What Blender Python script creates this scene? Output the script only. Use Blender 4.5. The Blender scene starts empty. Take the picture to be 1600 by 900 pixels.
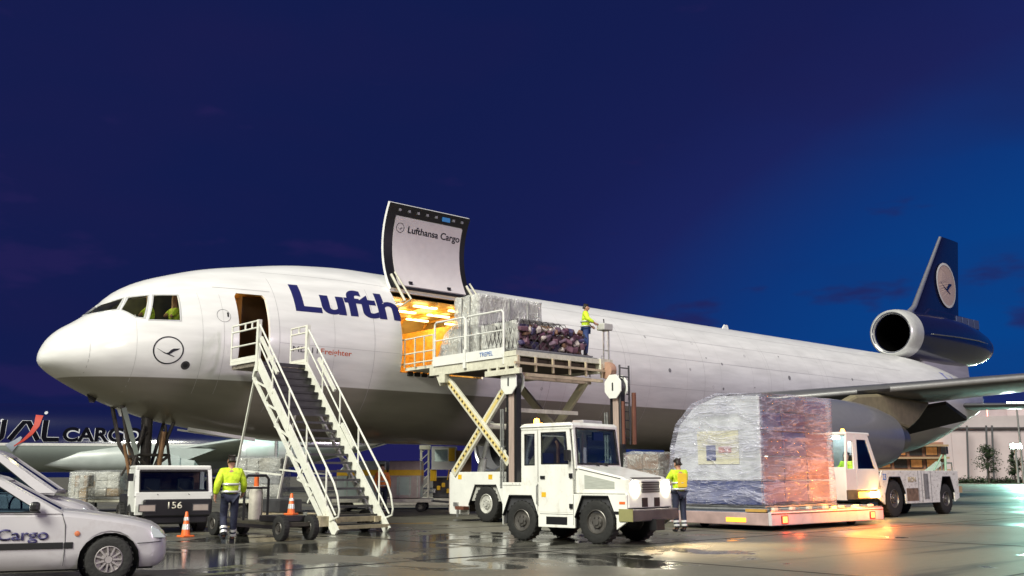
import bpy, bmesh, math, random
import numpy as np
from mathutils import Vector, Matrix, noise
random.seed(7)
PI = math.pi
S = bpy.context.scene
C = S.collection
# ------------------------------------------------------------------ camera
YAW, PIT, ROL, FPX = 0.72968, 0.186709, -0.002531, 1552.464
CAMP = Vector((-8.7055, -29.9684, 1.3637))
Fv = Vector((math.sin(YAW)*math.cos(PIT), math.cos(YAW)*math.cos(PIT), math.sin(PIT)))
R0 = Vector((math.cos(YAW), -math.sin(YAW), 0)); U0 = R0.cross(Fv)
Rv = R0*math.cos(ROL) + U0*math.sin(ROL); Uv = U0*math.cos(ROL) - R0*math.sin(ROL)
cd = bpy.data.cameras.new('camera'); cam = bpy.data.objects.new('camera', cd); C.objects.link(cam)
m3 = Matrix((Rv, Uv, -Fv)).transposed()
cam.matrix_world = Matrix.Translation(CAMP) @ m3.to_4x4()
cd.sensor_width = 36; cd.lens = 36*FPX/1600; cd.clip_end = 5000; cd.clip_start = .1
S.camera = cam
# ------------------------------------------------------------------ dusk sky
W = bpy.data.worlds.new('World'); S.world = W; W.use_nodes = True
wn = W.node_tree; wn.nodes.clear()
def wnode(t, **k):
    n = wn.nodes.new(t)
    for a, b in k.items(): setattr(n, a, b)
    return n
def sky_nodes():
    tc = wnode('ShaderNodeTexCoord'); L = wn.links.new
    glow = Vector((.995, .02, .10)).normalized()      # the side of the sky where the sun has set
    sq = wnode('ShaderNodeMapping'); sq.inputs['Scale'].default_value = (1, 1, 2.5); L(tc.outputs['Generated'], sq.inputs[0])
    nz = wnode('ShaderNodeVectorMath', operation='NORMALIZE'); L(sq.outputs[0], nz.inputs[0])
    dot = wnode('ShaderNodeVectorMath', operation='DOT_PRODUCT'); L(nz.outputs[0], dot.inputs[0]); dot.inputs[1].default_value = glow
    mr = wnode('ShaderNodeMapRange', interpolation_type='SMOOTHERSTEP'); L(dot.outputs['Value'], mr.inputs[0])
    mr.inputs[1].default_value = .44; mr.inputs[2].default_value = 1.0
    ramp = wnode('ShaderNodeValToRGB'); L(mr.outputs[0], ramp.inputs[0])
    e = ramp.color_ramp.elements
    e[0].position = 0; e[0].color = (.0062, .0115, .072, 1)
    e[1].position = 1; e[1].color = (.0018, .056, .255, 1)
    for p, c in ((.30, (.0085, .0130, .084, 1)), (.52, (.0105, .0170, .108, 1)), (.78, (.004, .036, .19, 1))):
        k = e.new(p); k.color = c
    # soft dark violet cloud banks
    mp = wnode('ShaderNodeMapping'); L(tc.outputs['Generated'], mp.inputs[0]); mp.inputs['Scale'].default_value = (2.2, 2.2, 6)
    n1 = wnode('ShaderNodeTexNoise'); L(mp.outputs[0], n1.inputs['Vector']); n1.inputs['Scale'].default_value = 1.1; n1.inputs['Detail'].default_value = 3
    r1 = wnode('ShaderNodeMapRange'); L(n1.outputs['Fac'], r1.inputs[0]); r1.inputs[1].default_value = .45; r1.inputs[2].default_value = .75; r1.inputs[3].default_value = 0; r1.inputs[4].default_value = .7
    mx = wnode('ShaderNodeMixRGB'); L(r1.outputs[0], mx.inputs[0]); L(ramp.outputs[0], mx.inputs[1]); mx.inputs[2].default_value = (.0125, .0115, .072, 1)
    # small low clouds near the horizon
    mp2 = wnode('ShaderNodeMapping'); L(tc.outputs['Generated'], mp2.inputs[0]); mp2.inputs['Scale'].default_value = (9, 9, 26)
    n2 = wnode('ShaderNodeTexNoise'); L(mp2.outputs[0], n2.inputs['Vector']); n2.inputs['Scale'].default_value = 1.0; n2.inputs['Detail'].default_value = 4
    sx = wnode('ShaderNodeSeparateXYZ'); L(tc.outputs['Generated'], sx.inputs[0])
    low = wnode('ShaderNodeMapRange'); L(sx.outputs['Z'], low.inputs[0]); low.inputs[1].default_value = .04; low.inputs[2].default_value = .30; low.inputs[3].default_value = .16; low.inputs[4].default_value = -.05
    ad = wnode('ShaderNodeMath', operation='ADD'); L(n2.outputs['Fac'], ad.inputs[0]); L(low.outputs[0], ad.inputs[1])
    r2 = wnode('ShaderNodeMapRange', interpolation_type='SMOOTHSTEP'); L(ad.outputs[0], r2.inputs[0]); r2.inputs[1].default_value = .60; r2.inputs[2].default_value = .74; r2.inputs[4].default_value = .7
    mx2 = wnode('ShaderNodeMixRGB'); L(r2.outputs[0], mx2.inputs[0]); L(mx.outputs[0], mx2.inputs[1]); mx2.inputs[2].default_value = (.017, .014, .085, 1)
    bg = wnode('ShaderNodeBackground'); L(mx2.outputs[0], bg.inputs[0]); bg.inputs[1].default_value = .90
    out = wnode('ShaderNodeOutputWorld'); L(bg.outputs[0], out.inputs[0])
sky_nodes()
# ------------------------------------------------------------------ apron floodlighting
def sun(name, d, strength, ang, col):
    l = bpy.data.lights.new(name, 'SUN'); l.energy = strength; l.angle = ang; l.color = col
    o = bpy.data.objects.new(name, l); C.objects.link(o)
    o.rotation_euler = Vector(d).to_track_quat('-Z', 'Y').to_euler(); o.location = (-40, -20, 40)
sun('apron_key', (.70, .15, -.70), 4.4, math.radians(26), (1, .985, .84))
def lamp(kind, loc, power, col, size=.2, target=None, cone=60, blend=.6, parent=None, name='lamp_light'):
    l = bpy.data.lights.new(name, kind); l.energy = power; l.color = col
    if kind in ('POINT', 'SPOT'): l.shadow_soft_size = size
    if kind == 'SPOT': l.spot_size = math.radians(cone); l.spot_blend = blend
    if kind == 'AREA': l.size = size
    o = bpy.data.objects.new(name, l); C.objects.link(o); o.location = loc
    if target is not None: o.rotation_euler = (Vector(target)-Vector(loc)).to_track_quat('-Z', 'Y').to_euler()
    if parent: o.parent = parent
    return o
V = S.view_settings
V.view_transform = 'Standard'; V.look = 'None'; V.exposure = .18; V.gamma = 1
S.cycles.use_denoising = True
S.cycles.max_bounces = 8; S.cycles.transparent_max_bounces = 12
S.cycles.caustics_reflective = False; S.cycles.caustics_refractive = False
S.cycles.sample_clamp_indirect = 4
# ------------------------------------------------------------------ materials
MATS = {}
def pm(name, col, rough=.5, metal=0., var=.12, scale=4., bump=0., bscale=25., emit=0., ecol=None, coat=0., alpha=1., dirt=0., dcol=(.05, .04, .03), stretch=(1, 1, 1), spec=.5):
    if name in MATS: return MATS[name]
    m = bpy.data.materials.new(name); m.use_nodes = True; t = m.node_tree; L = t.links.new
    b = t.nodes['Principled BSDF']
    b.inputs['Roughness'].default_value = rough; b.inputs['Metallic'].default_value = metal
    b.inputs['Coat Weight'].default_value = coat; b.inputs['Coat Roughness'].default_value = .08
    b.inputs['Specular IOR Level'].default_value = spec; b.inputs['Alpha'].default_value = alpha
    tc = t.nodes.new('ShaderNodeTexCoord'); mp = t.nodes.new('ShaderNodeMapping'); mp.inputs['Scale'].default_value = stretch
    L(tc.outputs['Object'], mp.inputs[0])
    n = t.nodes.new('ShaderNodeTexNoise'); n.inputs['Scale'].default_value = scale; n.inputs['Detail'].default_value = 5; L(mp.outputs[0], n.inputs['Vector'])
    r = t.nodes.new('ShaderNodeMapRange'); r.inputs[1].default_value = .3; r.inputs[2].default_value = .7; r.inputs[3].default_value = 1-var; r.inputs[4].default_value = 1+var*.5; L(n.outputs['Fac'], r.inputs[0])
    hs = t.nodes.new('ShaderNodeMixRGB'); hs.blend_type = 'MULTIPLY'; hs.inputs[0].default_value = 1; hs.inputs[1].default_value = (*col, 1); L(r.outputs[0], hs.inputs[2])
    cs = hs.outputs[0]
    if dirt:
        n2 = t.nodes.new('ShaderNodeTexNoise'); n2.inputs['Scale'].default_value = scale*2.3; n2.inputs['Detail'].default_value = 8; n2.inputs['Roughness'].default_value = .7; L(mp.outputs[0], n2.inputs['Vector'])
        r2 = t.nodes.new('ShaderNodeMapRange'); r2.inputs[1].default_value = .52; r2.inputs[2].default_value = .72; r2.inputs[4].default_value = dirt; L(n2.outputs['Fac'], r2.inputs[0])
        mx = t.nodes.new('ShaderNodeMixRGB'); L(r2.outputs[0], mx.inputs[0]); L(cs, mx.inputs[1]); mx.inputs[2].default_value = (*dcol, 1); cs = mx.outputs[0]
    L(cs, b.inputs['Base Color'])
    if bump:
        n3 = t.nodes.new('ShaderNodeTexNoise'); n3.inputs['Scale'].default_value = bscale; n3.inputs['Detail'].default_value = 4; L(mp.outputs[0], n3.inputs['Vector'])
        bp = t.nodes.new('ShaderNodeBump'); bp.inputs['Strength'].default_value = bump; bp.inputs['Distance'].default_value = .05; L(n3.outputs['Fac'], bp.inputs['Height']); L(bp.outputs[0], b.inputs['Normal'])
    if emit:
        b.inputs['Emission Color'].default_value = (*(ecol or col), 1); b.inputs['Emission Strength'].default_value = emit
    MATS[name] = m
    return m
def glassm(name, tint=(.5, .6, .6), fac=.75, rough=.03):
    if name in MATS: return MATS[name]
    m = bpy.data.materials.new(name); m.use_nodes = True; t = m.node_tree; L = t.links.new; t.nodes.remove(t.nodes['Principled BSDF'])
    tr = t.nodes.new('ShaderNodeBsdfTransparent'); tr.inputs[0].default_value = (*tint, 1)
    gl = t.nodes.new('ShaderNodeBsdfGlossy'); gl.inputs['Roughness'].default_value = rough; gl.inputs[0].default_value = (.9, .92, .95, 1)
    fr = t.nodes.new('ShaderNodeFresnel'); fr.inputs[0].default_value = 1.5
    ad = t.nodes.new('ShaderNodeMath'); ad.operation = 'MULTIPLY_ADD'; L(fr.outputs[0], ad.inputs[0]); ad.inputs[1].default_value = 1.0; ad.inputs[2].default_value = .03; ad.use_clamp = True
    mx = t.nodes.new('ShaderNodeMixShader'); L(ad.outputs[0], mx.inputs[0]); L(tr.outputs[0], mx.inputs[1]); L(gl.outputs[0], mx.inputs[2])
    L(mx.outputs[0], t.nodes['Material Output'].inputs[0]); MATS[name] = m
    return m
def filmm(name, cover=.55, stretch=(1, 1, 5), col=(.75, .78, .82), scale=3.):
    """clear stretch film: wrinkled gloss over partly see-through milky plastic"""
    if name in MATS: return MATS[name]
    m = bpy.data.materials.new(name); m.use_nodes = True; t = m.node_tree; L = t.links.new; b = t.nodes['Principled BSDF']
    b.inputs['Base Color'].default_value = (*col, 1); b.inputs['Roughness'].default_value = .13; b.inputs['Specular IOR Level'].default_value = 1.0
    tc = t.nodes.new('ShaderNodeTexCoord'); mp = t.nodes.new('ShaderNodeMapping'); mp.inputs['Scale'].default_value = stretch; L(tc.outputs['Object'], mp.inputs[0])
    n = t.nodes.new('ShaderNodeTexNoise'); n.inputs['Scale'].default_value = scale; n.inputs['Detail'].default_value = 3; n.inputs['Roughness'].default_value = .5; n.inputs['Distortion'].default_value = .7; L(mp.outputs[0], n.inputs['Vector'])
    bp = t.nodes.new('ShaderNodeBump'); bp.inputs['Strength'].default_value = .8; bp.inputs['Distance'].default_value = .16; L(n.outputs['Fac'], bp.inputs['Height']); L(bp.outputs[0], b.inputs['Normal'])
    def ridge(sc, p):
        q = t.nodes.new('ShaderNodeTexNoise'); q.inputs['Scale'].default_value = sc; q.inputs['Detail'].default_value = 3; q.inputs['Distortion'].default_value = 1.0; L(mp.outputs[0], q.inputs['Vector'])
        x = q.outputs['Fac']
        for op, v in (('MULTIPLY_ADD', 2.0), ('ABSOLUTE', 0), ('SUBTRACT', 0), ('POWER', p)):
            k = t.nodes.new('ShaderNodeMath'); k.operation = op; k.use_clamp = op in ('SUBTRACT', 'POWER')
            if op == 'SUBTRACT': k.inputs[0].default_value = 1.0; L(x, k.inputs[1])
            else:
                L(x, k.inputs[0])
                if op == 'MULTIPLY_ADD': k.inputs[1].default_value = 2.0; k.inputs[2].default_value = -1.0
                elif op == 'POWER': k.inputs[1].default_value = v
            x = k.outputs[0]
        return x
    def add(x, y, w):
        k = t.nodes.new('ShaderNodeMath'); k.operation = 'MULTIPLY_ADD'; k.use_clamp = True; L(x, k.inputs[0]); k.inputs[1].default_value = w
        if isinstance(y, float): k.inputs[2].default_value = y
        else: L(y, k.inputs[2])
        return k.outputs[0]
    cr = add(ridge(scale*.9, 16.), 0.0, .9); cr = add(ridge(scale*2.1, 14.), cr, .45)
    n2 = t.nodes.new('ShaderNodeTexNoise'); n2.inputs['Scale'].default_value = scale*.5; n2.inputs['Detail'].default_value = 3; L(mp.outputs[0], n2.inputs['Vector'])
    r0 = t.nodes.new('ShaderNodeMapRange'); r0.inputs[1].default_value = .35; r0.inputs[2].default_value = .68; r0.inputs[3].default_value = max(cover-.14, .03); r0.inputs[4].default_value = min(cover+.14, .97); L(n2.outputs['Fac'], r0.inputs[0])
    al = add(cr, r0.outputs[0], .42)
    bh = add(cr, n.outputs['Fac'], .25); L(bh, bp.inputs['Height'])
    class r: outputs = [al]
    L(r.outputs[0], b.inputs['Alpha']); MATS[name] = m
    return m
WHITE = pm('white_paint', (.78, .79, .76), .32, var=.06, scale=2, coat=.3, dirt=.12, dcol=(.35, .32, .26))
WORN = pm('worn_white_paint', (.72, .72, .68), .42, var=.1, scale=3, dirt=.75, dcol=(.12, .085, .06), stretch=(1, 1, 2))
CREAM = pm('cream_steel', (.66, .65, .54), .4, var=.15, scale=5, dirt=.35, dcol=(.22, .16, .08))
GALV = pm('galvanised', (.45, .46, .45), .35, .7, var=.25, scale=8)
BLACK = pm('black_paint', (.012, .012, .014), .4)
RUB = pm('rubber', (.016, .016, .016), .78, var=.4, scale=20, bump=.2)
DGREY = pm('dark_grey', (.05, .05, .055), .5, var=.3)
MGREY = pm('mid_grey', (.22, .22, .23), .5, var=.2)
RIMW = pm('rim_white', (.6, .6, .56), .4, .2, var=.3, scale=9, dirt=.4)
RIMD = pm('rim_dark', (.16, .15, .14), .4, .6, var=.3)
CHROME = pm('chrome', (.6, .6, .6), .32, 1, var=.05)
HIVIS = pm('hi_vis', (.62, .85, .03), .65, var=.3, scale=14, bump=.6, bscale=9)
HIOR = pm('hi_vis_orange', (.9, .25, .04), .65, var=.2, scale=14)
REFL = pm('reflective_tape', (.75, .76, .74), .25, .3, var=.05)
NAVYC = pm('navy_cloth', (.018, .022, .05), .8, var=.3, scale=20, bump=.3)
SKIN = pm('skin', (.45, .24, .16), .55, var=.1, spec=.3)
HAIR = pm('hair', (.02, .014, .01), .6, var=.4, scale=40)
ORANGE = pm('orange_plastic', (.8, .16, .03), .45, var=.1)
YEL = pm('yellow_paint', (.75, .46, .02), .45, var=.15)
NAVY = pm('navy_lacquer', (.008, .011, .045), .22, var=.1, coat=.5)
KRAFT = pm('kraft_board', (.36, .23, .12), .8, var=.2, scale=3)
GLASS = glassm('window_glass', (.78, .86, .86))
GLASSD = glassm('tinted_glass', (.30, .36, .36))
# ------------------------------------------------------------------ helpers
class MB:
    def __init__(s): s.v = []; s.f = []; s.m = []
    def add(s, vs, fs, mi=0):
        o = len(s.v); s.v += [tuple(v) for v in vs]; s.f += [tuple(i+o for i in f) for f in fs]; s.m += [mi]*len(fs); return s
    def box(s, c, sz, rot=None, mi=0):
        x, y, z = sz[0]/2, sz[1]/2, sz[2]/2
        vs = [Vector(p) for p in ((-x, -y, -z), (x, -y, -z), (x, y, -z), (-x, y, -z), (-x, -y, z), (x, -y, z), (x, y, z), (-x, y, z))]
        if rot is not None: vs = [rot @ v for v in vs]
        c = Vector(c)
        return s.add([v+c for v in vs], [(0, 3, 2, 1), (4, 5, 6, 7), (0, 1, 5, 4), (1, 2, 6, 5), (2, 3, 7, 6), (3, 0, 4, 7)], mi)
    def b2(s, lo, hi, mi=0):
        return s.box([(a+b)/2 for a, b in zip(lo, hi)], [abs(b-a) for a, b in zip(lo, hi)], None, mi)
    def bar(s, p, q, w, h=None, mi=0, up=(0, 0, 1)):
        p, q = Vector(p), Vector(q); d = q-p; h = h or w; z = d.normalized(); u = Vector(up)
        if abs(z.dot(u)) > .98: u = Vector((1, 0, 0))
        x = z.cross(u).normalized(); y = x.cross(z)
        return s.box((p+q)/2, (w, h, d.length), Matrix((x, y, z)).transposed(), mi)
    def tube(s, pts, r, n=8, mi=0, cap=True, closed=False):
        pts = [Vector(p) for p in pts]; N = len(pts); rs = r if isinstance(r, (list, tuple)) else [r]*N
        vs = []; prev = None
        for i, p in enumerate(pts):
            if closed: d = pts[(i+1) % N]-pts[i-1]
            else: d = pts[min(i+1, N-1)]-pts[max(i-1, 0)]
            d.normalize()
            if prev is None:
                a = Vector((0, 0, 1)) if abs(d.z) < .9 else Vector((1, 0, 0)); x = d.cross(a).normalized()
            else:
                x = (prev-d*prev.dot(d)).normalized()
            prev = x; y = d.cross(x)
            vs += [p+(x*math.cos(2*PI*k/n)+y*math.sin(2*PI*k/n))*rs[i] for k in range(n)]
        fs = [(i*n+k, i*n+(k+1) % n, (i+1)*n+(k+1) % n, (i+1)*n+k) for i in range(N-1) for k in range(n)]
        if closed: fs += [((N-1)*n+k, (N-1)*n+(k+1) % n, (k+1) % n, k) for k in range(n)]
        elif cap: fs += [tuple(range(n-1, -1, -1)), tuple((N-1)*n+k for k in range(n))]
        return s.add(vs, fs, mi)
    def lathe(s, prof, c=(0, 0, 0), axis='z', n=24, mi=0, caps=False):
        vs = []
        for r, h in prof:
            for k in range(n):
                a = 2*PI*k/n; p = (r*math.cos(a), r*math.sin(a), h)
                if axis == 'x': p = (p[2], p[0], p[1])
                if axis == 'y': p = (p[0], p[2], p[1])
                vs.append((p[0]+c[0], p[1]+c[1], p[2]+c[2]))
        fs = [(i*n+k, i*n+(k+1) % n, (i+1)*n+(k+1) % n, (i+1)*n+k) for i in range(len(prof)-1) for k in range(n)]
        if caps: fs += [tuple(range(n-1, -1, -1)), tuple((len(prof)-1)*n+k for k in range(n))]
        return s.add(vs, fs, mi)
    def prism(s, poly, a, b, axis='y', mi=0):
        """polygon in the plane across axis, extruded from a to b"""
        def P(u, w, t): return {'y': (u, t, w), 'x': (t, u, w), 'z': (u, w, t)}[axis]
        n = len(poly); vs = [P(u, w, a) for u, w in poly]+[P(u, w, b) for u, w in poly]
        return s.add(vs, [tuple(range(n)), tuple(range(2*n-1, n-1, -1))]+[(i, i+n, (i+1) % n+n, (i+1) % n) for i in range(n)], mi)
    def frame(s, poly, inner, a, b, axis='y', mi=0):
        def P(u, w, t): return {'y': (u, t, w), 'x': (t, u, w), 'z': (u, w, t)}[axis]
        n = len(poly); vs = [P(*p, a) for p in poly]+[P(*p, a) for p in inner]+[P(*p, b) for p in poly]+[P(*p, b) for p in inner]; fs = []
        for i in range(n):
            j = (i+1) % n; fs += [(i, j, n+j, n+i), (2*n+i, 3*n+i, 3*n+j, 2*n+j), (i, 2*n+i, 2*n+j, j), (n+i, n+j, 3*n+j, 3*n+i)]
        return s.add(vs, fs, mi)
def meshobj(name, me, mats, parent=None, loc=(0, 0, 0), smooth=False, bevel=0, rot=None, weld=False):
    bm = bmesh.new(); bm.from_mesh(me)
    if weld: bmesh.ops.remove_doubles(bm, verts=bm.verts, dist=1e-4)
    bmesh.ops.recalc_face_normals(bm, faces=bm.faces); bm.to_mesh(me); bm.free()
    o = bpy.data.objects.new(name, me); C.objects.link(o); o.location = loc
    for m in (mats if isinstance(mats, (list, tuple)) else [mats]): me.materials.append(m)
    if rot: o.rotation_euler = rot
    if parent is not None: o.parent = parent
    if smooth:
        for p in me.polygons: p.use_smooth = True
        if smooth != 'all':
            try: me.set_sharp_from_angle(angle=math.radians(38))
            except Exception: pass
    if bevel:
        b = o.modifiers.new('bevel', 'BEVEL'); b.width = bevel; b.segments = 2; b.limit_method = 'ANGLE'; b.angle_limit = math.radians(40)
    return o
def build(name, mb, mats, parent=None, **k):
    me = bpy.data.meshes.new(name); me.from_pydata(mb.v, [], mb.f)
    me.polygons.foreach_set('material_index', mb.m); me.update()
    return meshobj(name, me, mats, parent, **k)
def tag(o, label, cat, group=None, kind=None):
    if label: o['label'] = label
    if cat: o['category'] = cat
    if group: o['group'] = group
    if kind: o['kind'] = kind
    return o
def thing(name, label, cat, loc=(0, 0, 0), rz=0, group=None):
    o = bpy.data.objects.new(name, None); C.objects.link(o); o.location = loc; o.rotation_euler = (0, 0, rz); o.empty_display_size = .3
    return tag(o, label, cat, group)
def cut_poly(bm, poly, axes=(0, 2), keep=lambda c: c.y < 0, delete=True):
    """cut a convex polygon, given in two axes, out of a shell along the third"""
    i, j = axes; k = 3-i-j
    us = [p[0] for p in poly]; ws = [p[1] for p in poly]; m = .02
    n = len(poly); area = sum(poly[a][0]*poly[(a+1) % n][1]-poly[(a+1) % n][0]*poly[a][1] for a in range(n))
    if area < 0: poly = poly[::-1]
    def near(f):
        a = [v.co[i] for v in f.verts]; b = [v.co[j] for v in f.verts]
        return max(a) > min(us)-m and min(a) < max(us)+m and max(b) > min(ws)-m and min(b) < max(ws)+m and keep(f.calc_center_median())
    for e in range(n):
        p, q = poly[e], poly[(e+1) % n]
        fs = [f for f in bm.faces if near(f)]
        co = [0, 0, 0]; co[i], co[j] = p; no = [0, 0, 0]; no[i] = q[1]-p[1]; no[j] = -(q[0]-p[0])
        es = {x for f in fs for x in f.edges}; vs = {x for f in fs for x in f.verts}
        bmesh.ops.bisect_plane(bm, geom=list(vs)+list(es)+fs, dist=1e-5, plane_co=co, plane_no=no)
    def inside(c):
        return all((poly[(e+1) % n][0]-poly[e][0])*(c[j]-poly[e][1])-(poly[(e+1) % n][1]-poly[e][1])*(c[i]-poly[e][0]) > -1e-6 for e in range(n))
    rm = [f for f in bm.faces if keep(f.calc_center_median()) and inside(f.calc_center_median())]
    if delete: bmesh.ops.delete(bm, geom=rm, context='FACES')
    return rm
def text_bm(body, size=1., bold=0., width=1., shear=0., space=1.):
    """letters as a flat mesh in x,y with the baseline at y=0 and the left edge at x=0"""
    cu = bpy.data.curves.new('txt', 'FONT'); cu.body = body; cu.size = size; cu.offset = bold; cu.fill_mode = 'FRONT'; cu.shear = shear; cu.space_character = space
    cu.resolution_u = 6; cu.dimensions = '2D'
    o = bpy.data.objects.new('txt', cu); C.objects.link(o)
    dg = bpy.context.evaluated_depsgraph_get(); me = bpy.data.meshes.new_from_object(o.evaluated_get(dg))
    C.objects.unlink(o); bpy.data.objects.remove(o); bpy.data.curves.remove(cu)
    bm = bmesh.new(); bm.from_mesh(me); bpy.data.meshes.remove(me)
    x0 = min(v.co.x for v in bm.verts)
    for v in bm.verts: v.co.x = (v.co.x-x0)*width
    return bm
def fit_text(body, w, h, bold=0., shear=0.):
    """letters scaled to an exact width, with capitals h tall"""
    bm = text_bm(body, 1, bold, 1, shear); bt = text_bm('H', 1, bold)
    H = max(v.co.y for v in bt.verts)-min(v.co.y for v in bt.verts); bt.free()
    X = max(v.co.x for v in bm.verts)
    for v in bm.verts: v.co.x *= w/X; v.co.y *= h/H
    return bm
def flat(name, bm, mat, parent, M, thick=.004):
    """put a flat x,y mesh into place with matrix M; given a few millimetres of thickness"""
    r = bmesh.ops.extrude_face_region(bm, geom=bm.faces[:])
    for v in r['geom']:
        if isinstance(v, bmesh.types.BMVert): v.co.z += thick
    for v in bm.verts: v.co = M @ v.co
    me = bpy.data.meshes.new(name); bm.to_mesh(me); bm.free()
    return meshobj(name, me, mat, parent)
def frameM(o, x, y):
    x = Vector(x).normalized(); y = Vector(y).normalized(); z = x.cross(y)
    M = Matrix((x, y, z)).transposed().to_4x4(); M.translation = Vector(o); return M
def ring_bm(r, w, n=40):
    bm = bmesh.new(); a = [bm.verts.new((r*math.cos(2*PI*k/n), r*math.sin(2*PI*k/n), 0)) for k in range(n)]; b = [bm.verts.new(((r-w)*math.cos(2*PI*k/n), (r-w)*math.sin(2*PI*k/n), 0)) for k in range(n)]
    for k in range(n): bm.faces.new((a[k], a[(k+1) % n], b[(k+1) % n], b[k]))
    return bm
def disc_bm(r, n=40):
    bm = bmesh.new(); bm.faces.new([bm.verts.new((r*math.cos(2*PI*k/n), r*math.sin(2*PI*k/n), 0)) for k in range(n)]); return bm
def crane_bm(r):
    """the flying bird emblem: swept body with raised wing"""
    pts = [(-.86, .10), (-.70, .03), (-.38, -.16), (-.12, -.26), (.02, -.20), (.16, -.02), (.34, .10), (.82, .13), (.62, -.02), (.42, -.10), (.22, -.26), (.10, -.33), (.48, -.50), (.40, -.53), (-.06, -.36), (-.30, -.27), (-.60, -.06)]
    bm = bmesh.new(); bm.faces.new([bm.verts.new((x*r, y*r, 0)) for x, y in pts]); bmesh.ops.triangulate(bm, faces=bm.faces[:]); return bm
def wheel(parent, loc, r, w, rim=RIMW, axis='y', rr=.56, side=-1, bolts=8, name='wheel', spokes=0):
    mb = MB(); ri = r*rr
    mb.lathe([(ri, -w*.42), (r*.86, -w*.5), (r*.96, -w*.42), (r, -w*.25), (r, w*.25), (r*.96, w*.42), (r*.86, w*.5), (ri, w*.42), (ri, -w*.42)], axis=axis, n=32)
    for k in range(24):
        a = 2*PI*k/24; mb_c = Vector((math.cos(a)*r*1.0, 0, math.sin(a)*r*1.0)) if axis == 'y' else Vector((0, math.cos(a)*r, math.sin(a)*r))
        M = Matrix.Rotation(-a, 3, 'Y') if axis == 'y' else Matrix.Rotation(a, 3, 'X')
        mb.box(mb_c, (r*.035, w*.8, r*.09) if axis == 'y' else (w*.8, r*.035, r*.09), M)
    t = build(name, mb, RUB, parent, loc=loc, smooth=True)
    rb = MB()
    for s in (-1, 1):
        e = s*w*.42
        rb.lathe([(ri*1.0, e), (ri*.94, e+s*.012), (ri*.88, e-s*w*.10), (ri*.55, e-s*w*.16), (ri*.5, e-s*w*.04), (ri*.28, e-s*w*.02), (ri*.26, e+s*w*.06), (.001, e+s*w*.06)], axis=axis, n=24)
        for k in range(bolts):
            a = 2*PI*k/bolts; c = (math.cos(a)*ri*.42, e, math.sin(a)*ri*.42)
            if axis == 'x': c = (c[1], c[0], c[2])
            rb.box(c, (.03, .03, .03))
        for k in range(spokes):
            a = 2*PI*k/spokes; d = Vector((math.cos(a), 0, math.sin(a))); rb.bar(d*ri*.3+Vector((0, e-s*.01, 0)), d*ri*.92+Vector((0, e-s*.01, 0)), .022, .05, up=(0, 1, 0))
    build('rim', rb, rim, t, smooth=True)
    return t
def skin_mesh(name, nodes, edges, mat, parent, root=0, sub=2):
    bm = bmesh.new(); lay = bm.verts.layers.skin.verify(); vs = []
    for i, (p, r) in enumerate(nodes):
        v = bm.verts.new(p); v[lay].radius = (r if isinstance(r, tuple) else (r, r)); v[lay].use_root = (i == root); vs.append(v)
    for a, b in edges: bm.edges.new((vs[a], vs[b]))
    me = bpy.data.meshes.new(name); bm.to_mesh(me); bm.free()
    o = bpy.data.objects.new(name, me); C.objects.link(o)
    sk = o.modifiers.new('skin', 'SKIN'); sk.use_smooth_shade = True
    ss = o.modifiers.new('sub', 'SUBSURF'); ss.levels = sub; ss.render_levels = sub
    dg = bpy.context.evaluated_depsgraph_get(); me2 = bpy.data.meshes.new_from_object(o.evaluated_get(dg))
    C.objects.unlink(o); bpy.data.objects.remove(o); me2.name = name
    o = bpy.data.objects.new(name, me2); C.objects.link(o); o.parent = parent; me2.materials.clear(); me2.materials.append(mat)
    for p in me2.polygons: p.use_smooth = True
    return o
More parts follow.
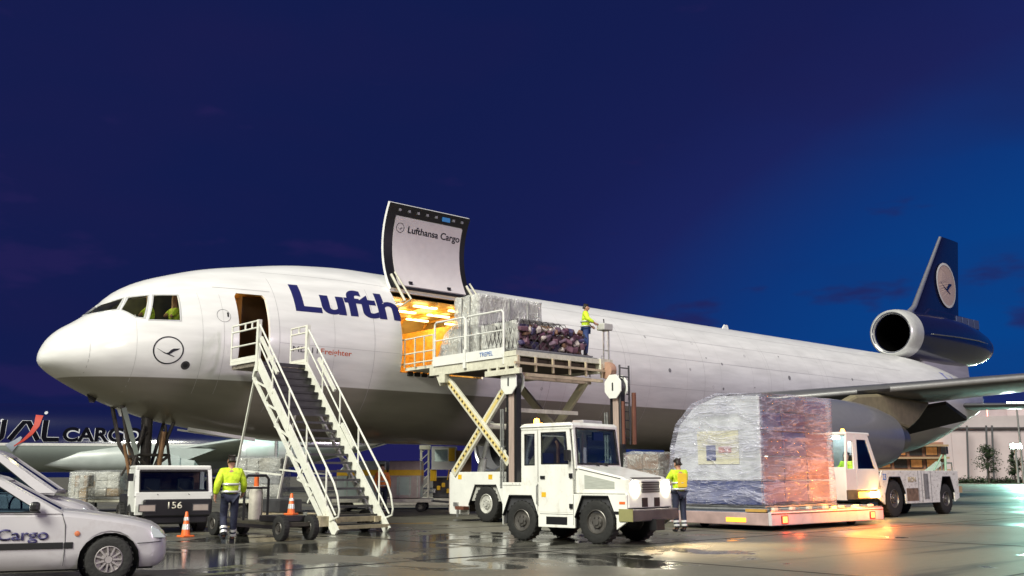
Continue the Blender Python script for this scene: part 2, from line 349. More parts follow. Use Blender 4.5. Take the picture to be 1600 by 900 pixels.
# ------------------------------------------------------------------ apron
def apron_mat():
    m = bpy.data.materials.new('wet_concrete'); m.use_nodes = True; t = m.node_tree; L = t.links.new; b = t.nodes['Principled BSDF']
    tc = t.nodes.new('ShaderNodeTexCoord')
    def N(scale, det, st=(1, 1, 1), rot=0, rough=.55, dist=0.):
        mp = t.nodes.new('ShaderNodeMapping'); mp.inputs['Scale'].default_value = st; mp.inputs['Rotation'].default_value = (0, 0, rot); L(tc.outputs['Object'], mp.inputs[0])
        n = t.nodes.new('ShaderNodeTexNoise'); n.inputs['Scale'].default_value = scale; n.inputs['Detail'].default_value = det; n.inputs['Roughness'].default_value = rough; n.inputs['Distortion'].default_value = dist; L(mp.outputs[0], n.inputs['Vector']); return n.outputs['Fac']
    def R(x, a, b_, c, d, sm=True):
        r = t.nodes.new('ShaderNodeMapRange'); r.interpolation_type = 'SMOOTHSTEP' if sm else 'LINEAR'; L(x, r.inputs[0])
        for i, v in enumerate((a, b_, c, d)): r.inputs[i+1].default_value = v
        return r.outputs[0]
    def mix(f, a, c):
        n = t.nodes.new('ShaderNodeMixRGB'); L(f, n.inputs[0])
        for i, x in ((1, a), (2, c)):
            if isinstance(x, tuple): n.inputs[i].default_value = (*x, 1)
            else: L(x, n.inputs[i])
        return n.outputs[0]
    def math_(op, a, c):
        n = t.nodes.new('ShaderNodeMath'); n.operation = op; n.use_clamp = True
        for i, x in ((0, a), (1, c)):
            if isinstance(x, (int, float)): n.inputs[i].default_value = x
            else: L(x, n.inputs[i])
        return n.outputs[0]
    # standing water: pools where the slabs dip, widest between the stairs and the tug
    sep = t.nodes.new('ShaderNodeVectorMath'); sep.operation = 'DISTANCE'; L(tc.outputs['Object'], sep.inputs[0]); sep.inputs[1].default_value = (2.6, -13.5, 0)
    zone = R(sep.outputs['Value'], 3.5, 10., .12, -.09)
    pool = math_('ADD', N(.55, 5, (1, 1, 1), .6, .55, .5), zone)
    pm_ = R(pool, .55, .63, 0, 1)
    damp = R(math_('ADD', N(.16, 4), zone), .38, .66, 0, 1)
    base = mix(N(6, 8), (.115, .112, .085), (.185, .172, .132))
    base = mix(R(N(.35, 6, (1, 1, 1), .3), .42, .7, 0, .6), base, (.075, .070, .055))
    base = mix(R(N(.5, 7, (.18, 2.2, 1), .25, .6), .56, .66, 0, .65), base, (.026, .026, .025))   # tyre tracks
    base = mix(damp, base, (.085, .083, .068))
    base = mix(pm_, base, (.040, .040, .034))
    L(base, b.inputs['Base Color'])
    ro = t.nodes.new('ShaderNodeMapRange'); L(damp, ro.inputs[0]); ro.inputs[3].default_value = .52; ro.inputs[4].default_value = .27
    rn = t.nodes.new('ShaderNodeMixRGB'); L(pm_, rn.inputs[0]); L(ro.outputs[0], rn.inputs[1]); rn.inputs[2].default_value = (.085, .085, .085, 1)
    L(rn.outputs[0], b.inputs['Roughness'])
    h = N(60, 5); bp = t.nodes.new('ShaderNodeBump'); bp.inputs['Distance'].default_value = .01
    st = t.nodes.new('ShaderNodeMapRange'); L(pm_, st.inputs[0]); st.inputs[3].default_value = .22; st.inputs[4].default_value = .03
    L(st.outputs[0], bp.inputs['Strength']); L(h, bp.inputs['Height']); L(bp.outputs[0], b.inputs['Normal'])
    return m
mb = MB(); mb.add([(-1500, -1500, 0), (2500, -1500, 0), (2500, 2500, 0), (-1500, 2500, 0)], [(0, 1, 2, 3)])
ground = tag(build('apron_ground', mb, apron_mat()), 'wet concrete airport apron with standing pools of water', None, None, 'structure')
mb = MB()
for y in (-24, -16.4, -8.8, -1.2, 6.4, 14): mb.box((30, y, .004), (120, .05, .004))
for x in (-11, -3.4, 4.2, 11.8, 19.4, 27, 34.6): mb.box((x, 5, .0045), (.05, 80, .003))
build('slab_joint', mb, pm('joint_sealant', (.035, .033, .03), .6), ground)
mb = MB(); mb.bar((-6, .6, .006), (9.5, -6.1, .006), .22, .004)
build('guide_line', mb, pm('yellow_line', (.42, .26, .05), .6, var=.5, scale=7, dirt=.7, dcol=(.07, .065, .05)), ground)
# ------------------------------------------------------------------ the freighter
XC = np.array([0, .08, .25, .5, .9, 1.4, 2, 2.7, 3.5, 4.5, 6, 8, 10, 46, 49, 52, 55, 58, 60.5, 61.2])
WC = np.array([0, .40, .74, 1.04, 1.40, 1.74, 2.05, 2.33, 2.57, 2.77, 2.93, 3.0, 3.01, 3.01, 2.95, 2.65, 2.1, 1.4, .75, .3])
ZT = np.array([4.7, 5.0, 5.3, 5.56, 5.83, 6.22, 6.84, 7.24, 7.53, 7.83, 8.13, 8.44, 8.563, 8.563, 8.54, 8.36, 8.05, 7.6, 7.1, 6.6])
ZB = np.array([4.7, 4.5, 4.36, 4.20, 3.99, 3.75, 3.5, 3.26, 3.04, 2.86, 2.64, 2.5, 2.5, 2.5, 2.6, 3.1, 3.85, 4.75, 5.5, 6.0])
SX = np.sqrt(XC)
def pch(s, Y):
    h = np.diff(SX); d = np.diff(Y)/h; n = len(Y); g = np.zeros(n)
    for i in range(1, n-1):
        if d[i-1]*d[i] > 0: w1 = 2*h[i]+h[i-1]; w2 = h[i]+2*h[i-1]; g[i] = (w1+w2)/(w1/d[i-1]+w2/d[i])
    g[0], g[-1] = d[0], d[-1]
    i = int(min(max(np.searchsorted(SX, s)-1, 0), n-2)); t = (s-SX[i])/h[i]
    return float((1+2*t)*(1-t)**2*Y[i]+t*(1-t)**2*h[i]*g[i]+t*t*(3-2*t)*Y[i+1]+t*t*(t-1)*h[i]*g[i+1])
def sec(x):
    s = math.sqrt(max(x, 0)); T, B, Wd = pch(s, ZT), pch(s, ZB), pch(s, WC)
    m = 4.7+.853*min(x/9, 1)**.8 if x < 46 else 5.553+(x-46)*.055
    m = min(max(m, B+.3*(T-B)), T-.3*(T-B)); return T, B, m, Wd
def ysurf(x, z, off=0.):
    T, B, m, Wd = sec(x); q = (z-m)/((T-m) if z > m else (m-B)); return -(Wd*math.sqrt(max(1-q*q, 0))+off)
jet = thing('cargo_aircraft', 'white three engined cargo jet with its side cargo door raised', 'airplane')
def jet_mat():
    m = bpy.data.materials.new('jet_paint'); m.use_nodes = True; t = m.node_tree; L = t.links.new; b = t.nodes['Principled BSDF']
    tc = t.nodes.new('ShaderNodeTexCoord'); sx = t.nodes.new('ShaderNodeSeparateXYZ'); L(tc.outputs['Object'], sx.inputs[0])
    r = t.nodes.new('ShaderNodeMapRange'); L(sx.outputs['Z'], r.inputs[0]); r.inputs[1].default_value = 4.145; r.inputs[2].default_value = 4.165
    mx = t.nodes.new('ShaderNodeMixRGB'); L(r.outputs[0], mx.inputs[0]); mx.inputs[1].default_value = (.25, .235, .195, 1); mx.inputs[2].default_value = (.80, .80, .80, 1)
    mp = t.nodes.new('ShaderNodeMapping'); mp.inputs['Scale'].default_value = (.5, 1, 3); L(tc.outputs['Object'], mp.inputs[0])
    n = t.nodes.new('ShaderNodeTexNoise'); n.inputs['Scale'].default_value = 1.2; n.inputs['Detail'].default_value = 7; L(mp.outputs[0], n.inputs['Vector'])
    r2 = t.nodes.new('ShaderNodeMapRange'); L(n.outputs['Fac'], r2.inputs[0]); r2.inputs[1].default_value = .3; r2.inputs[2].default_value = .75; r2.inputs[3].default_value = 1.02; r2.inputs[4].default_value = .82
    mu = t.nodes.new('ShaderNodeMixRGB'); mu.blend_type = 'MULTIPLY'; mu.inputs[0].default_value = 1; L(mx.outputs[0], mu.inputs[1]); L(r2.outputs[0], mu.inputs[2]); L(mu.outputs[0], b.inputs['Base Color'])
    b.inputs['Roughness'].default_value = .34; b.inputs['Coat Weight'].default_value = .35; b.inputs['Coat Roughness'].default_value = .1
    n3 = t.nodes.new('ShaderNodeTexNoise'); n3.inputs['Scale'].default_value = .9; n3.inputs['Detail'].default_value = 2; L(tc.outputs['Object'], n3.inputs['Vector'])
    bp = t.nodes.new('ShaderNodeBump'); bp.inputs['Strength'].default_value = .08; bp.inputs['Distance'].default_value = .1; L(n3.outputs['Fac'], bp.inputs['Height']); L(bp.outputs[0], b.inputs['Normal']); L(bp.outputs[0], b.inputs['Coat Normal'])
    return m
JET = jet_mat()
W1 = [(1.14, 6.05), (1.55, 6.36), (1.9, 6.50), (1.67, 6.13)]
W2 = [(1.75, 6.11), (2.0, 6.51), (2.45, 6.58), (2.20, 5.85), (2.02, 5.87)]
W3 = [(2.32, 5.80), (2.58, 6.59), (3.17, 6.62), (3.11, 5.82)]
PD = [(4.75, 4.58), (4.75, 6.72), (4.83, 6.84), (5.62, 6.84), (5.70, 6.72), (5.70, 4.58)]
CD = [(10.5, 4.74), (10.5, 7.60), (14.1, 7.60), (14.1, 4.74)]
def fuselage():
    bm = bmesh.new(); xs = sorted(set([0.0]+[(i/14)**2*1.2 for i in range(1, 15)]+list(np.arange(1.4, 16.1, .2).round(3))+list(np.arange(17, 46, 1.5).round(2))+list(np.arange(46, 61.3, .7).round(2))))
    n = 96; rings = []
    for x in xs:
        T, B, m, Wd = sec(x)
        if x == 0: rings.append([bm.verts.new((0, 0, 4.7))]*n); continue
        rings.append([bm.verts.new((x, -Wd*math.cos(2*PI*k/n), m+((T-m) if math.sin(2*PI*k/n) > 0 else (m-B))*math.sin(2*PI*k/n))) for k in range(n)])
    for a, b in zip(rings, rings[1:]):
        for k in range(n):
            q = [a[k], a[(k+1) % n], b[(k+1) % n], b[k]]; q = list(dict.fromkeys(q)); bm.faces.new(q)
    bm.faces.new(rings[-1])
    bmesh.ops.recalc_face_normals(bm, faces=bm.faces[:])
    for poly in (W1, W2, W3, PD, CD): cut_poly(bm, poly, (0, 2), lambda c: c.y < -.02)
    bound = [e for e in bm.edges if e.is_boundary]
    r = bmesh.ops.extrude_edge_only(bm, edges=bound)          # turned-in lips round every opening
    for v in r['geom']:
        if isinstance(v, bmesh.types.BMVert): v.co.y += .10 if v.co.x > 4 else .035
    me = bpy.data.meshes.new('fuselage'); bm.to_mesh(me); bm.free()
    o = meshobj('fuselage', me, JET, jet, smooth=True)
    return o
fus = fuselage()
def wrap(name, bm, mat, x0, z0, parent=fus, off=.006, dz=.09, slope=0.):
    """lay a flat mesh of x,y onto the port side of the fuselage, following its curve"""
    ys = [v.co.y for v in bm.verts]; a = min(ys)+dz
    while a < max(ys):
        bmesh.ops.bisect_plane(bm, geom=bm.verts[:]+bm.edges[:]+bm.faces[:], plane_co=(0, a, 0), plane_no=(0, 1, 0)); a += dz
    if x0 < 8:
        xs = [v.co.x for v in bm.verts]; a = min(xs)+.12
        while a < max(xs):
            bmesh.ops.bisect_plane(bm, geom=bm.verts[:]+bm.edges[:]+bm.faces[:], plane_co=(a, 0, 0), plane_no=(1, 0, 0)); a += .12
    for v in bm.verts:
        x, z = x0+v.co.x, z0+v.co.y+slope*v.co.x; v.co = (x, ysurf(x, z, off), z)
    me = bpy.data.meshes.new(name); bm.to_mesh(me); bm.free()
    return meshobj(name, me, mat, parent, smooth=True)
INK = pm('livery_blue', (.018, .02, .11), .35, var=.03)
INKB = pm('livery_black', (.012, .012, .02), .4, var=.03)
wrap('lettering', fit_text('Lufth', 3.92, .93, .03), INK, 6.62, 6.46, slope=.015)
bmt = fit_text('MD-11', 0.85, .17, .0); wrap('lettering', bmt, INKB, 6.45, 5.12)
bmt = fit_text('Freighter', 1.12, .17, .008); wrap('lettering', bmt, pm('livery_orange', (.55, .09, .02), .4, var=.03), 7.42, 5.12)
wrap('emblem_ring', ring_bm(.40, .035), INKB, 2.80, 4.92); wrap('emblem_bird', crane_bm(.37), INKB, 2.80, 4.93)
wrap('static_port', disc_bm(.12), DGREY, 3.30, 4.51); wrap('static_port', disc_bm(.06), BLACK, 3.30, 4.51, off=.012)
wrap('access_panel', ring_bm(.20, .012), MGREY, 4.32, 6.05); b_ = bmesh.new(); b_.faces.new([b_.verts.new(p) for p in ((0, 0, 0), (.05, 0, 0), (.05, .14, 0), (0, .14, 0))]); wrap('latch', b_, BLACK, 4.42, 6.02)
SEAM = pm('panel_seam', (.44, .44, .45), .5, var=.1)
def strip(x, z, w, h, mat=SEAM, name='panel_seam'):
    b = bmesh.new(); b.faces.new([b.verts.new(p) for p in ((0, 0, 0), (w, 0, 0), (w, h, 0), (0, h, 0))]); return wrap(name, b, mat, x, z, off=.004, dz=.15)
strip(.93, 4.1, .012, 1.5)
for x in (6.0, 9.4, 17.4, 21.6, 26.8, 31.9, 37.0, 42.3): strip(x, 3.3, .014, 4.2)
for z in (5.0, 6.3, 7.2, 7.9): strip(14.6, z, 31, .012)
for z in (5.35, 7.75): strip(6.0, z, 4.4, .010)
SEAM2 = pm('panel_seam_faint', (.50, .50, .50), .5, var=.2)
for i in range(26):
    x = 14.6+i*1.22
    if i % 4: strip(x, 3.1, .008, 4.9, SEAM2)
for x in (2.0, 3.7, 4.3, 7.9): strip(x, 3.75, .009, 2.2 if x < 3 else 3.0, SEAM2)
for i in range(18): wrap('access_panel', (disc_bm if i % 3 else lambda r, n: ring_bm(r, .015, n))(random.uniform(.03, .08), 12), MGREY if i % 2 else SEAM, random.uniform(15, 44), random.uniform(4.3, 7.2))
strip(4.2, 6.98, 1.7, .02)
for x, z, r in ((19.5, 5.2, .05), (24.4, 5.75, .09), (28.2, 6.3, .06), (33.5, 6.0, .11), (39.5, 6.3, .07), (22.3, 4.5, .05)): wrap('access_panel', disc_bm(r, 16), MGREY, x, z)
# a crew door to the lower hold further aft and the door surround markings
for poly, w in ((PD, .07),):
    xs = [p[0] for p in poly]; zs = [p[1] for p in poly]
    strip(min(xs)-w, min(zs)-w*1.6, max(xs)-min(xs)+2*w, w*1.6, BLACK, 'door_sill')
def frame_strip(poly, w, mat, name):
    n = len(poly); cx = sum(p[0] for p in poly)/n; cz = sum(p[1] for p in poly)/n; b = bmesh.new()
    o = []
    for x, z in poly:
        d = Vector((x-cx, z-cz)); o.append((x+w*(1 if d.x > 0 else -1), z+w*(1 if d.y > 0 else -1)))
    A = [b.verts.new((x, z, 0)) for x, z in poly]; B = [b.verts.new((x, z, 0)) for x, z in o]
    for i in range(n): b.faces.new((A[i], A[(i+1) % n], B[(i+1) % n], B[i]))
    return wrap(name, b, mat, 0, 0, off=.008, dz=.1)
for p in (W1, W2, W3): frame_strip(p, .035, pm('window_seal', (.45, .46, .47), .5), 'window_frame')
# cockpit glazing, flight deck and crew
GLASSC = glassm('cockpit_glass', (.62, .68, .60))
for p in (W1, W2, W3):
    b = bmesh.new(); b.faces.new([b.verts.new((x, z, 0)) for x, z in p]); wrap('cockpit_window', b, GLASSC, 0, 0, off=-.022, dz=.1)
mb = MB(); mb.prism([(1.6, 5.35), (4.15, 5.35), (4.15, 7.1), (2.6, 6.75), (1.9, 6.3)], .55, .57, 'y'); mb.b2((4.13, -1.9, 5.3), (4.17, .6, 6.95)); mb.b2((1.6, -1.2, 5.3), (4.15, .6, 5.36))
build('flight_deck', mb, pm('flight_deck_lining', (.04, .045, .02), .7, var=.6, scale=3), fus)
mb = MB(); mb.b2((1.35, -.55, 5.4), (1.75, .5, 5.92)); mb.box((2.0, 0, 5.6), (.5, .4, .4)); build('instrument_panel', mb, DGREY, fus)
for y in (-.55, .6):
    mb = MB(); mb.box((2.75, y, 5.75), (.14, .5, .95)); mb.box((2.55, y, 5.45), (.5, .5, .14)); build('crew_seat', mb, pm('seat_cloth', (.03, .035, .03), .8, var=.3), fus, bevel=.05)
for x, y, k in ((2.72, -.95, 0), (3.35, -1.30, 1), (3.85, -1.15, 2)):          # seated crew, seen from the chest up
    dz = .40
    crew = skin_mesh('crew_member', [((x, y, 5.45+dz), .16), ((x, y, 5.75+dz), .19), ((x, y, 5.98+dz), .08), ((x-.02, y, 6.10+dz), .085), ((x-.02, y, 6.24+dz), .09), ((x-.02, y, 6.32+dz), .06), ((x, y-.18, 5.85+dz), .06), ((x-.2, y-.18, 5.60+dz), .05), ((x, y+.22, 5.88+dz), .08), ((x-.2, y+.26, 5.66+dz), .06)], [(0, 1), (1, 2), (2, 3), (3, 4), (4, 5), (1, 6), (6, 7), (1, 8), (8, 9)], SKIN, fus)
    skin_mesh('jacket', [((x, y, 5.42+dz), .18), ((x, y, 5.74+dz), .205), ((x, y, 5.93+dz), .10), ((x, y-.18, 5.85+dz), .08), ((x-.15, y-.18, 5.64+dz), .07), ((x, y+.23, 5.87+dz), .10), ((x-.15, y+.27, 5.70+dz), .08)], [(0, 1), (1, 2), (1, 3), (3, 4), (1, 5), (5, 6)], HIVIS, crew)
lamp('POINT', (2.75, -.5, 6.72), 26, (1, .82, .42), .15, parent=fus)
# forward entry lobby behind the open crew door
LIN = pm('lobby_lining', (.40, .22, .06), .6, var=.25, scale=2)
mb = MB(); mb.b2((4.2, -2.2, 4.50), (6.6, 1.6, 4.58)); mb.b2((4.2, -1.35, 6.98), (6.6, 1.0, 7.04)); mb.b2((6.55, -1.9, 4.5), (6.6, 1.6, 6.9)); mb.b2((4.2, -1.7, 4.5), (4.25, 1.6, 6.7)); mb.b2((4.2, 1.55, 4.5), (6.6, 1.6, 7))
build('entry_lobby', mb, LIN, fus)
mb = MB()
for i in range(16): mb.tube([(5.0+i*.09, -.55+.05*(i % 2), 4.6), (5.0+i*.09, -.55+.05*(i % 2), 6.95)], .055, 8)
build('curtain', mb, pm('ochre_curtain', (.52, .25, .05), .8, var=.3), fus, smooth=True)
mb = MB(); mb.b2((5.42, -1.5, 4.6), (6.3, -1.1, 6.9)); build('galley_panel', mb, pm('brown_panel', (.045, .022, .010), .6), fus)
lamp('POINT', (4.70, -1.35, 6.6), 34, (1, .66, .25), .2, parent=fus)
# main deck behind the cargo door
LINER = pm('cargo_lining', (.78, .62, .34), .5, var=.12, scale=3)
mb = MB(); prof = [(2.75, 4.76), (2.86, 5.6), (2.55, 6.9), (1.9, 7.5), (-1.9, 7.5), (-2.55, 6.9), (-2.86, 5.6), (-2.75, 4.76)]
for x0, x1, side in ((8.4, 10.46, 1), (10.46, 14.14, 0), (14.14, 18.5, 1)):
    for i in range(7):
        if not side and i >= 4: continue
        (ya, za), (yb, zb) = prof[i], prof[i+1]; mb.add([(x0, ya, za), (x1, ya, za), (x1, yb, zb), (x0, yb, zb)], [(0, 1, 2, 3)])
for x in (8.4, 18.5): mb.add([(x, y, z) for y, z in prof], [tuple(range(8))])
build('cargo_lining', mb, LINER, fus)
mb = MB(); mb.b2((8.4, -2.86, 4.70), (18.5, 2.75, 4.765)); deckf = build('cargo_floor', mb, pm('cargo_floor_metal', (.42, .36, .24), .4, .5, var=.3), fus)
for k, y in enumerate((-2.2, -1.4, -.6, .2, 1., 1.8)):
    mb = MB(); mb.b2((9, y-.05, 4.766), (18, y+.05, 4.80)); build('roller_track', mb, GALV, deckf)
for i in range(8):
    x = 9.2+i*1.2; mb = MB()
    pr = [(2.74, 4.8), (2.82, 5.6), (2.50, 6.86), (1.86, 7.44), (-1.86, 7.44)]
    for (a, b), (c, d) in zip(pr, pr[1:]): mb.bar((x, a, b), (x, c, d), .09, .09)
    build('frame_rib', mb, pm('rib_yellow', (.70, .42, .12), .5, var=.1), fus)
TUBE = pm('cargo_lamp', (1, .85, .5), .5, emit=6, ecol=(1, .74, .30))
for x in (9.6, 11.2, 12.7, 14.3, 16.2):
    for y in (-1.3, .0, 1.35):
        mb = MB(); mb.b2((x-.50, y-.07, 7.36), (x+.50, y+.07, 7.42)); build('ceiling_lamp', mb, TUBE, fus)
for x, y, z in ((11.0, .3, 7.15), (13.6, 0, 7.15), (12.3, 1.9, 6.9)): lamp('POINT', (x, y, z), 58, (1, .58, .14), .3, parent=fus)
mb = MB(); mb.b2((14.15, -2.3, 4.8), (14.22, 2.4, 6.9)); build('cargo_barrier', mb, pm('barrier_yellow', (.72, .42, .10), .55, var=.3, scale=6), fus)
# raised cargo door, hinged along the top of the opening
hz = 7.62; hy = ysurf(12.3, 7.62); 
door = MB(); N = 12; ang0 = math.radians(-4)
def door_pt(s, t):       # s: 0 hinge .. 1 free edge, t: thickness inward; the fuselage arc swung up and out
    a0 = math.asin((7.60-5.553)/3.01); a1 = math.asin((4.46-5.553)/3.01); a = a0+(a1-a0)*s
    y = -(3.01-t)*math.cos(a); z = 5.553+(3.01-t)*math.sin(a)
    v = Vector((y-hy, z-hz)); th = math.radians(-DOOR_ANG); c, sn = math.cos(th), math.sin(th)
    return (hy+v.x*c-v.y*sn, hz+v.x*sn+v.y*c)
DOOR_ANG = 172
dt = thing('tmp', None, None); bpy.data.objects.remove(dt)
def slab(name, x0, x1, s0, s1, t0, t1, mat, parent, n=12, smooth=True):
    vs = []
    for i in range(n+1):
        s = s0+(s1-s0)*i/n
        for t in (t0, t1):
            y, z = door_pt(s, t)
            for x in (x0, x1): vs.append((x, y, z))
    fs = [(0, 1, 3, 2), (n*4, n*4+2, n*4+3, n*4+1)]
    for i in range(n):
        a = i*4; b = a+4; fs += [(a, b, b+1, a+1), (a+2, a+3, b+3, b+2), (a, a+2, b+2, b), (a+1, b+1, b+3, a+3)]
    mb = MB(); mb.add(vs, fs); return build(name, mb, mat, parent, smooth=smooth)
DOORW = pm('door_lining', (.66, .62, .64), .45, var=.05)
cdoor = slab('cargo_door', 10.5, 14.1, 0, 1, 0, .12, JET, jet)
slab('inner_panel', 10.86, 13.86, .05, .86, .118, .165, DOORW, cdoor)
for a, b, c, d in ((10.5, 10.86, 0, 1), (13.86, 14.1, 0, 1), (10.86, 13.86, .875, 1), (10.86, 13.86, 0, .04)): slab('door_edge', a, b, c, d, .12, .15, BLACK, cdoor)
for i in range(8):
    s0 = .94; mb = MB(); y, z = door_pt(s0, .17); mb.box((10.95+i*.4, y, z), (.10, .06, .09)); build('latch', mb, GALV, cdoor)
y, z = door_pt(.935, .19); mb = MB(); mb.box((13.0, y, z), (.34, .05, .16)); build('placard', mb, pm('blue_placard', (.05, .25, .6), .4), cdoor)
for x in (11.4, 13.1):
    y, z = door_pt(.09, .18); mb = MB(); mb.box((x, y, z), (.14, .05, .12)); build('vent', mb, BLACK, cdoor)
def door_decal(name, bm, mat, x0, s0):
    L_ = 3.01*(math.asin((7.60-5.553)/3.01)-math.asin((4.74-5.553)/3.01))
    for v in bm.verts:
        s = s0+v.co.y/L_; y, z = door_pt(s, .172); v.co = (x0+v.co.x, y, z)
    me = bpy.data.meshes.new(name); bm.to_mesh(me); bm.free(); return meshobj(name, me, mat, cdoor)
door_decal('lettering', fit_text('Lufthansa Cargo', 2.35, .24, .02), INKB, 11.46, .705)
door_decal('emblem_ring', ring_bm(.17, .02), INKB, 11.12, .745); door_decal('emblem_bird', crane_bm(.14), INKB, 11.12, .745)
for x in (10.62, 13.98):
    mb = MB(); y0, z0 = door_pt(.18, .16)
    mb.tube([(x, -2.15, 7.15), (x+.25, -2.6, 7.25), (x+.05, y0, z0)], .05, 8); mb.tube([(x+.05, -2.3, 6.95), (x+.4, -2.75, 7.3), (x+.2, y0, z0+.1)], .035, 8)
    build('hinge_arm', mb, CREAM, cdoor, smooth=True)
# wings
def airfoil(n=14):
    up = []; lo = []
    for i in range(n+1):
        x = .5*(1-math.cos(PI*i/n)); t = .6*(.2969*math.sqrt(x)-.126*x-.3516*x*x+.2843*x**3-.1036*x**4)
        up.append((x, t)); lo.append((x, -t*.8))
    return up+lo[-2:0:-1]
AF = airfoil()
def foil(name, secs, mat, parent, vertical=False):
    mb = MB(); n = len(AF); vs = []
    for x, y, z, c, t in secs:
        for u, w in AF: vs.append((x+u*c, y+(w*c*t if vertical else 0), z+(0 if vertical else w*c*t)))
    fs = [(i*n+k, i*n+(k+1) % n, (i+1)*n+(k+1) % n, (i+1)*n+k) for i in range(len(secs)-1) for k in range(n)]
    fs += [tuple(range(n)), tuple((len(secs)-1)*n+k for k in range(n))]
    mb.add(vs, fs); return build(name, mb, mat, parent, smooth=True)
WINGM = pm('wing_grey', (.09, .09, .095), .35, var=.15, scale=1.5, coat=.2)
for sg in (-1, 1):
    def WS(t, x, z): return (x, sg*t, z)
    wing = foil('wing', [(26.0, sg*1.5, 4.35, 12.0, .9), (27.0, sg*3, 4.45, 11.2, .85), (30.9, sg*8.6, 4.92, 8.2, .75), (37.7, sg*18, 5.7, 4.6, .7), (42.2, sg*25, 6.3, 2.4, .7)], WINGM, jet)
    for a, b in ((3.4, 8.1), (9.2, 13.6), (13.7, 18.0), (18.1, 23)):
        mb = MB(); P = lambda t: Vector((27.0+(t-3)*.6964, sg*t, 4.45+(t-3)*.0838))
        mb.tube([P(a)+Vector((.02, 0, -.04)), P(b)+Vector((.02, 0, -.04))], [.13, .11], 14); build('slat', mb, pm('slat_metal', (.32, .32, .32), .3, .5, var=.1), wing, smooth=True)
    for t, c in ((6.2, 3.0), (12.5, 2.4), (17, 2.0)):
        xt = 27.0+(t-3)*.6964+(11.2-(t-3)*.48)
        mb = MB(); mb.tube([(xt-c*1.3, sg*t, 3.95+.05*t), (xt-c*.6, sg*t, 3.75+.05*t), (xt+.1, sg*t, 3.7+.05*t), (xt+c*.4, sg*t, 4.05+.05*t)], [.05, .28, .25, .04], 10); build('flap_fairing', mb, WINGM, wing, smooth=True)
    mb = MB()      # drooped inboard flap
    xa, xb = 38.0, 39.0; mb.prism([(3.2*sg, 0), (3.2*sg, 1), (8.0*sg, 1), (8.0*sg, 0)], 0, 0, 'z') if False else None
    vs = [(xa, sg*3.4, 4.25), (xa+.4, sg*8.3, 4.8), (xa+2.5, sg*8.3, 4.15), (xa+2.9, sg*3.4, 3.25)]; vs += [(x, y, z-.18) for x, y, z in vs]
    mb.add(vs, [(0, 1, 2, 3), (7, 6, 5, 4), (0, 4, 5, 1), (1, 5, 6, 2), (2, 6, 7, 3), (3, 7, 4, 0)]); build('flap', mb, pm('flap_dark', (.035, .035, .04), .6), wing)
    # wing engine on its pylon
    ex, ey, ez = 24.3, sg*8.6, 2.86
    eng = build('engine', MB().lathe([(1.12, .9), (1.14, .25), (1.20, .05), (1.28, 0), (1.36, .08), (1.43, .4), (1.48, 1.2), (1.50, 3.0), (1.47, 4.4), (1.36, 5.7), (1.12, 7.0), (1.08, 7.0), (1.05, 6.0)], (ex, ey, ez), 'x', 48), pm('nacelle_grey', (.17, .17, .185), .3, var=.06, coat=.4), jet, smooth=True)
    build('intake_lip', MB().lathe([(1.15, .22), (1.20, .04), (1.28, -.012), (1.37, .07), (1.425, .32)], (ex, ey, ez), 'x', 48), CHROME, eng, smooth=True)
    build('core_nozzle', MB().lathe([(1.0, 5.9), (.94, 7.0), (.76, 7.9), (.62, 8.5), (.58, 8.5), (.5, 7.8)], (ex, ey, ez), 'x', 32), pm('hot_metal', (.28, .25, .21), .35, .9, var=.2), eng, smooth=True)
    build('exhaust_plug', MB().lathe([(.48, 7.9), (.42, 8.5), (.2, 9.0), (.01, 9.3)], (ex, ey, ez), 'x', 24), pm('hot_metal', (.2, .2, .2)), eng, smooth=True)
    mb = MB()
    mb.lathe([(.01, .75), (.2, .85), (.36, 1.2)], (ex, ey, ez), 'x', 20)
    for k in range(26):
        a = 2*PI*k/26; d = Vector((0, math.cos(a), math.sin(a))); e = Vector((0, -math.sin(a), math.cos(a))); c = Vector((ex+1.2, ey, ez))
        mb.add([c+d*.3-e*.03, c+d*1.12-e*.10, c+d*1.12+e*.06+Vector((.2, 0, 0)), c+d*.3+e*.03+Vector((.2, 0, 0))], [(0, 1, 2, 3)])
    build('fan', mb, DGREY, eng)
    mb = MB(); mb.prism([(ex+3.6, ez+1.3), (ex+5.0, ez+1.75), (31.2, 4.75), (35.8, 4.6), (34.6, 3.8), (33.6, 3.35), (ex+7.2, ez+.75)], ey-.22, ey+.22, 'y'); build('pylon', mb, pm('pylon_tan', (.24, .21, .13), .4, var=.2), jet, bevel=.12)
# tail: fin, centre engine through its base, tailplane
LOGOC = pm('fin_disc', (.62, .47, .40), .35, var=.06)
fin = foil('fin', [(52.0, 0, 11.35, 8.0, .62), (53.0, 0, 12.0, 6.4, .66), (57.6, 0, 17.45, 2.75, .62)], NAVY, jet, True)
mb = MB(); mb.tube([(52.15, 0, 11.5), (53.05, 0, 12.05), (57.62, 0, 17.4)], [.2, .17, .10], 10); build('leading_edge', mb, pm('bare_metal', (.6, .6, .62), .3, .8, var=.1), fin, smooth=True)
def fin_y(x, z):
    t = (z-12)/5.45; le = 53+4.6*t; ch = 6.4-3.65*t; u = min(max((x-le)/ch, 0), 1)
    return -(.6*(.2969*math.sqrt(u)-.126*u-.3516*u*u+.2843*u**3-.1036*u**4))*ch*.66-.02
def fin_decal(name, bm, mat, x0, z0, off):
    for v in bm.verts: x, z = x0+v.co.x, z0+v.co.y; v.co = (x, fin_y(x, z)-off, z)
    me = bpy.data.meshes.new(name); bm.to_mesh(me); bm.free(); return meshobj(name, me, mat, fin)
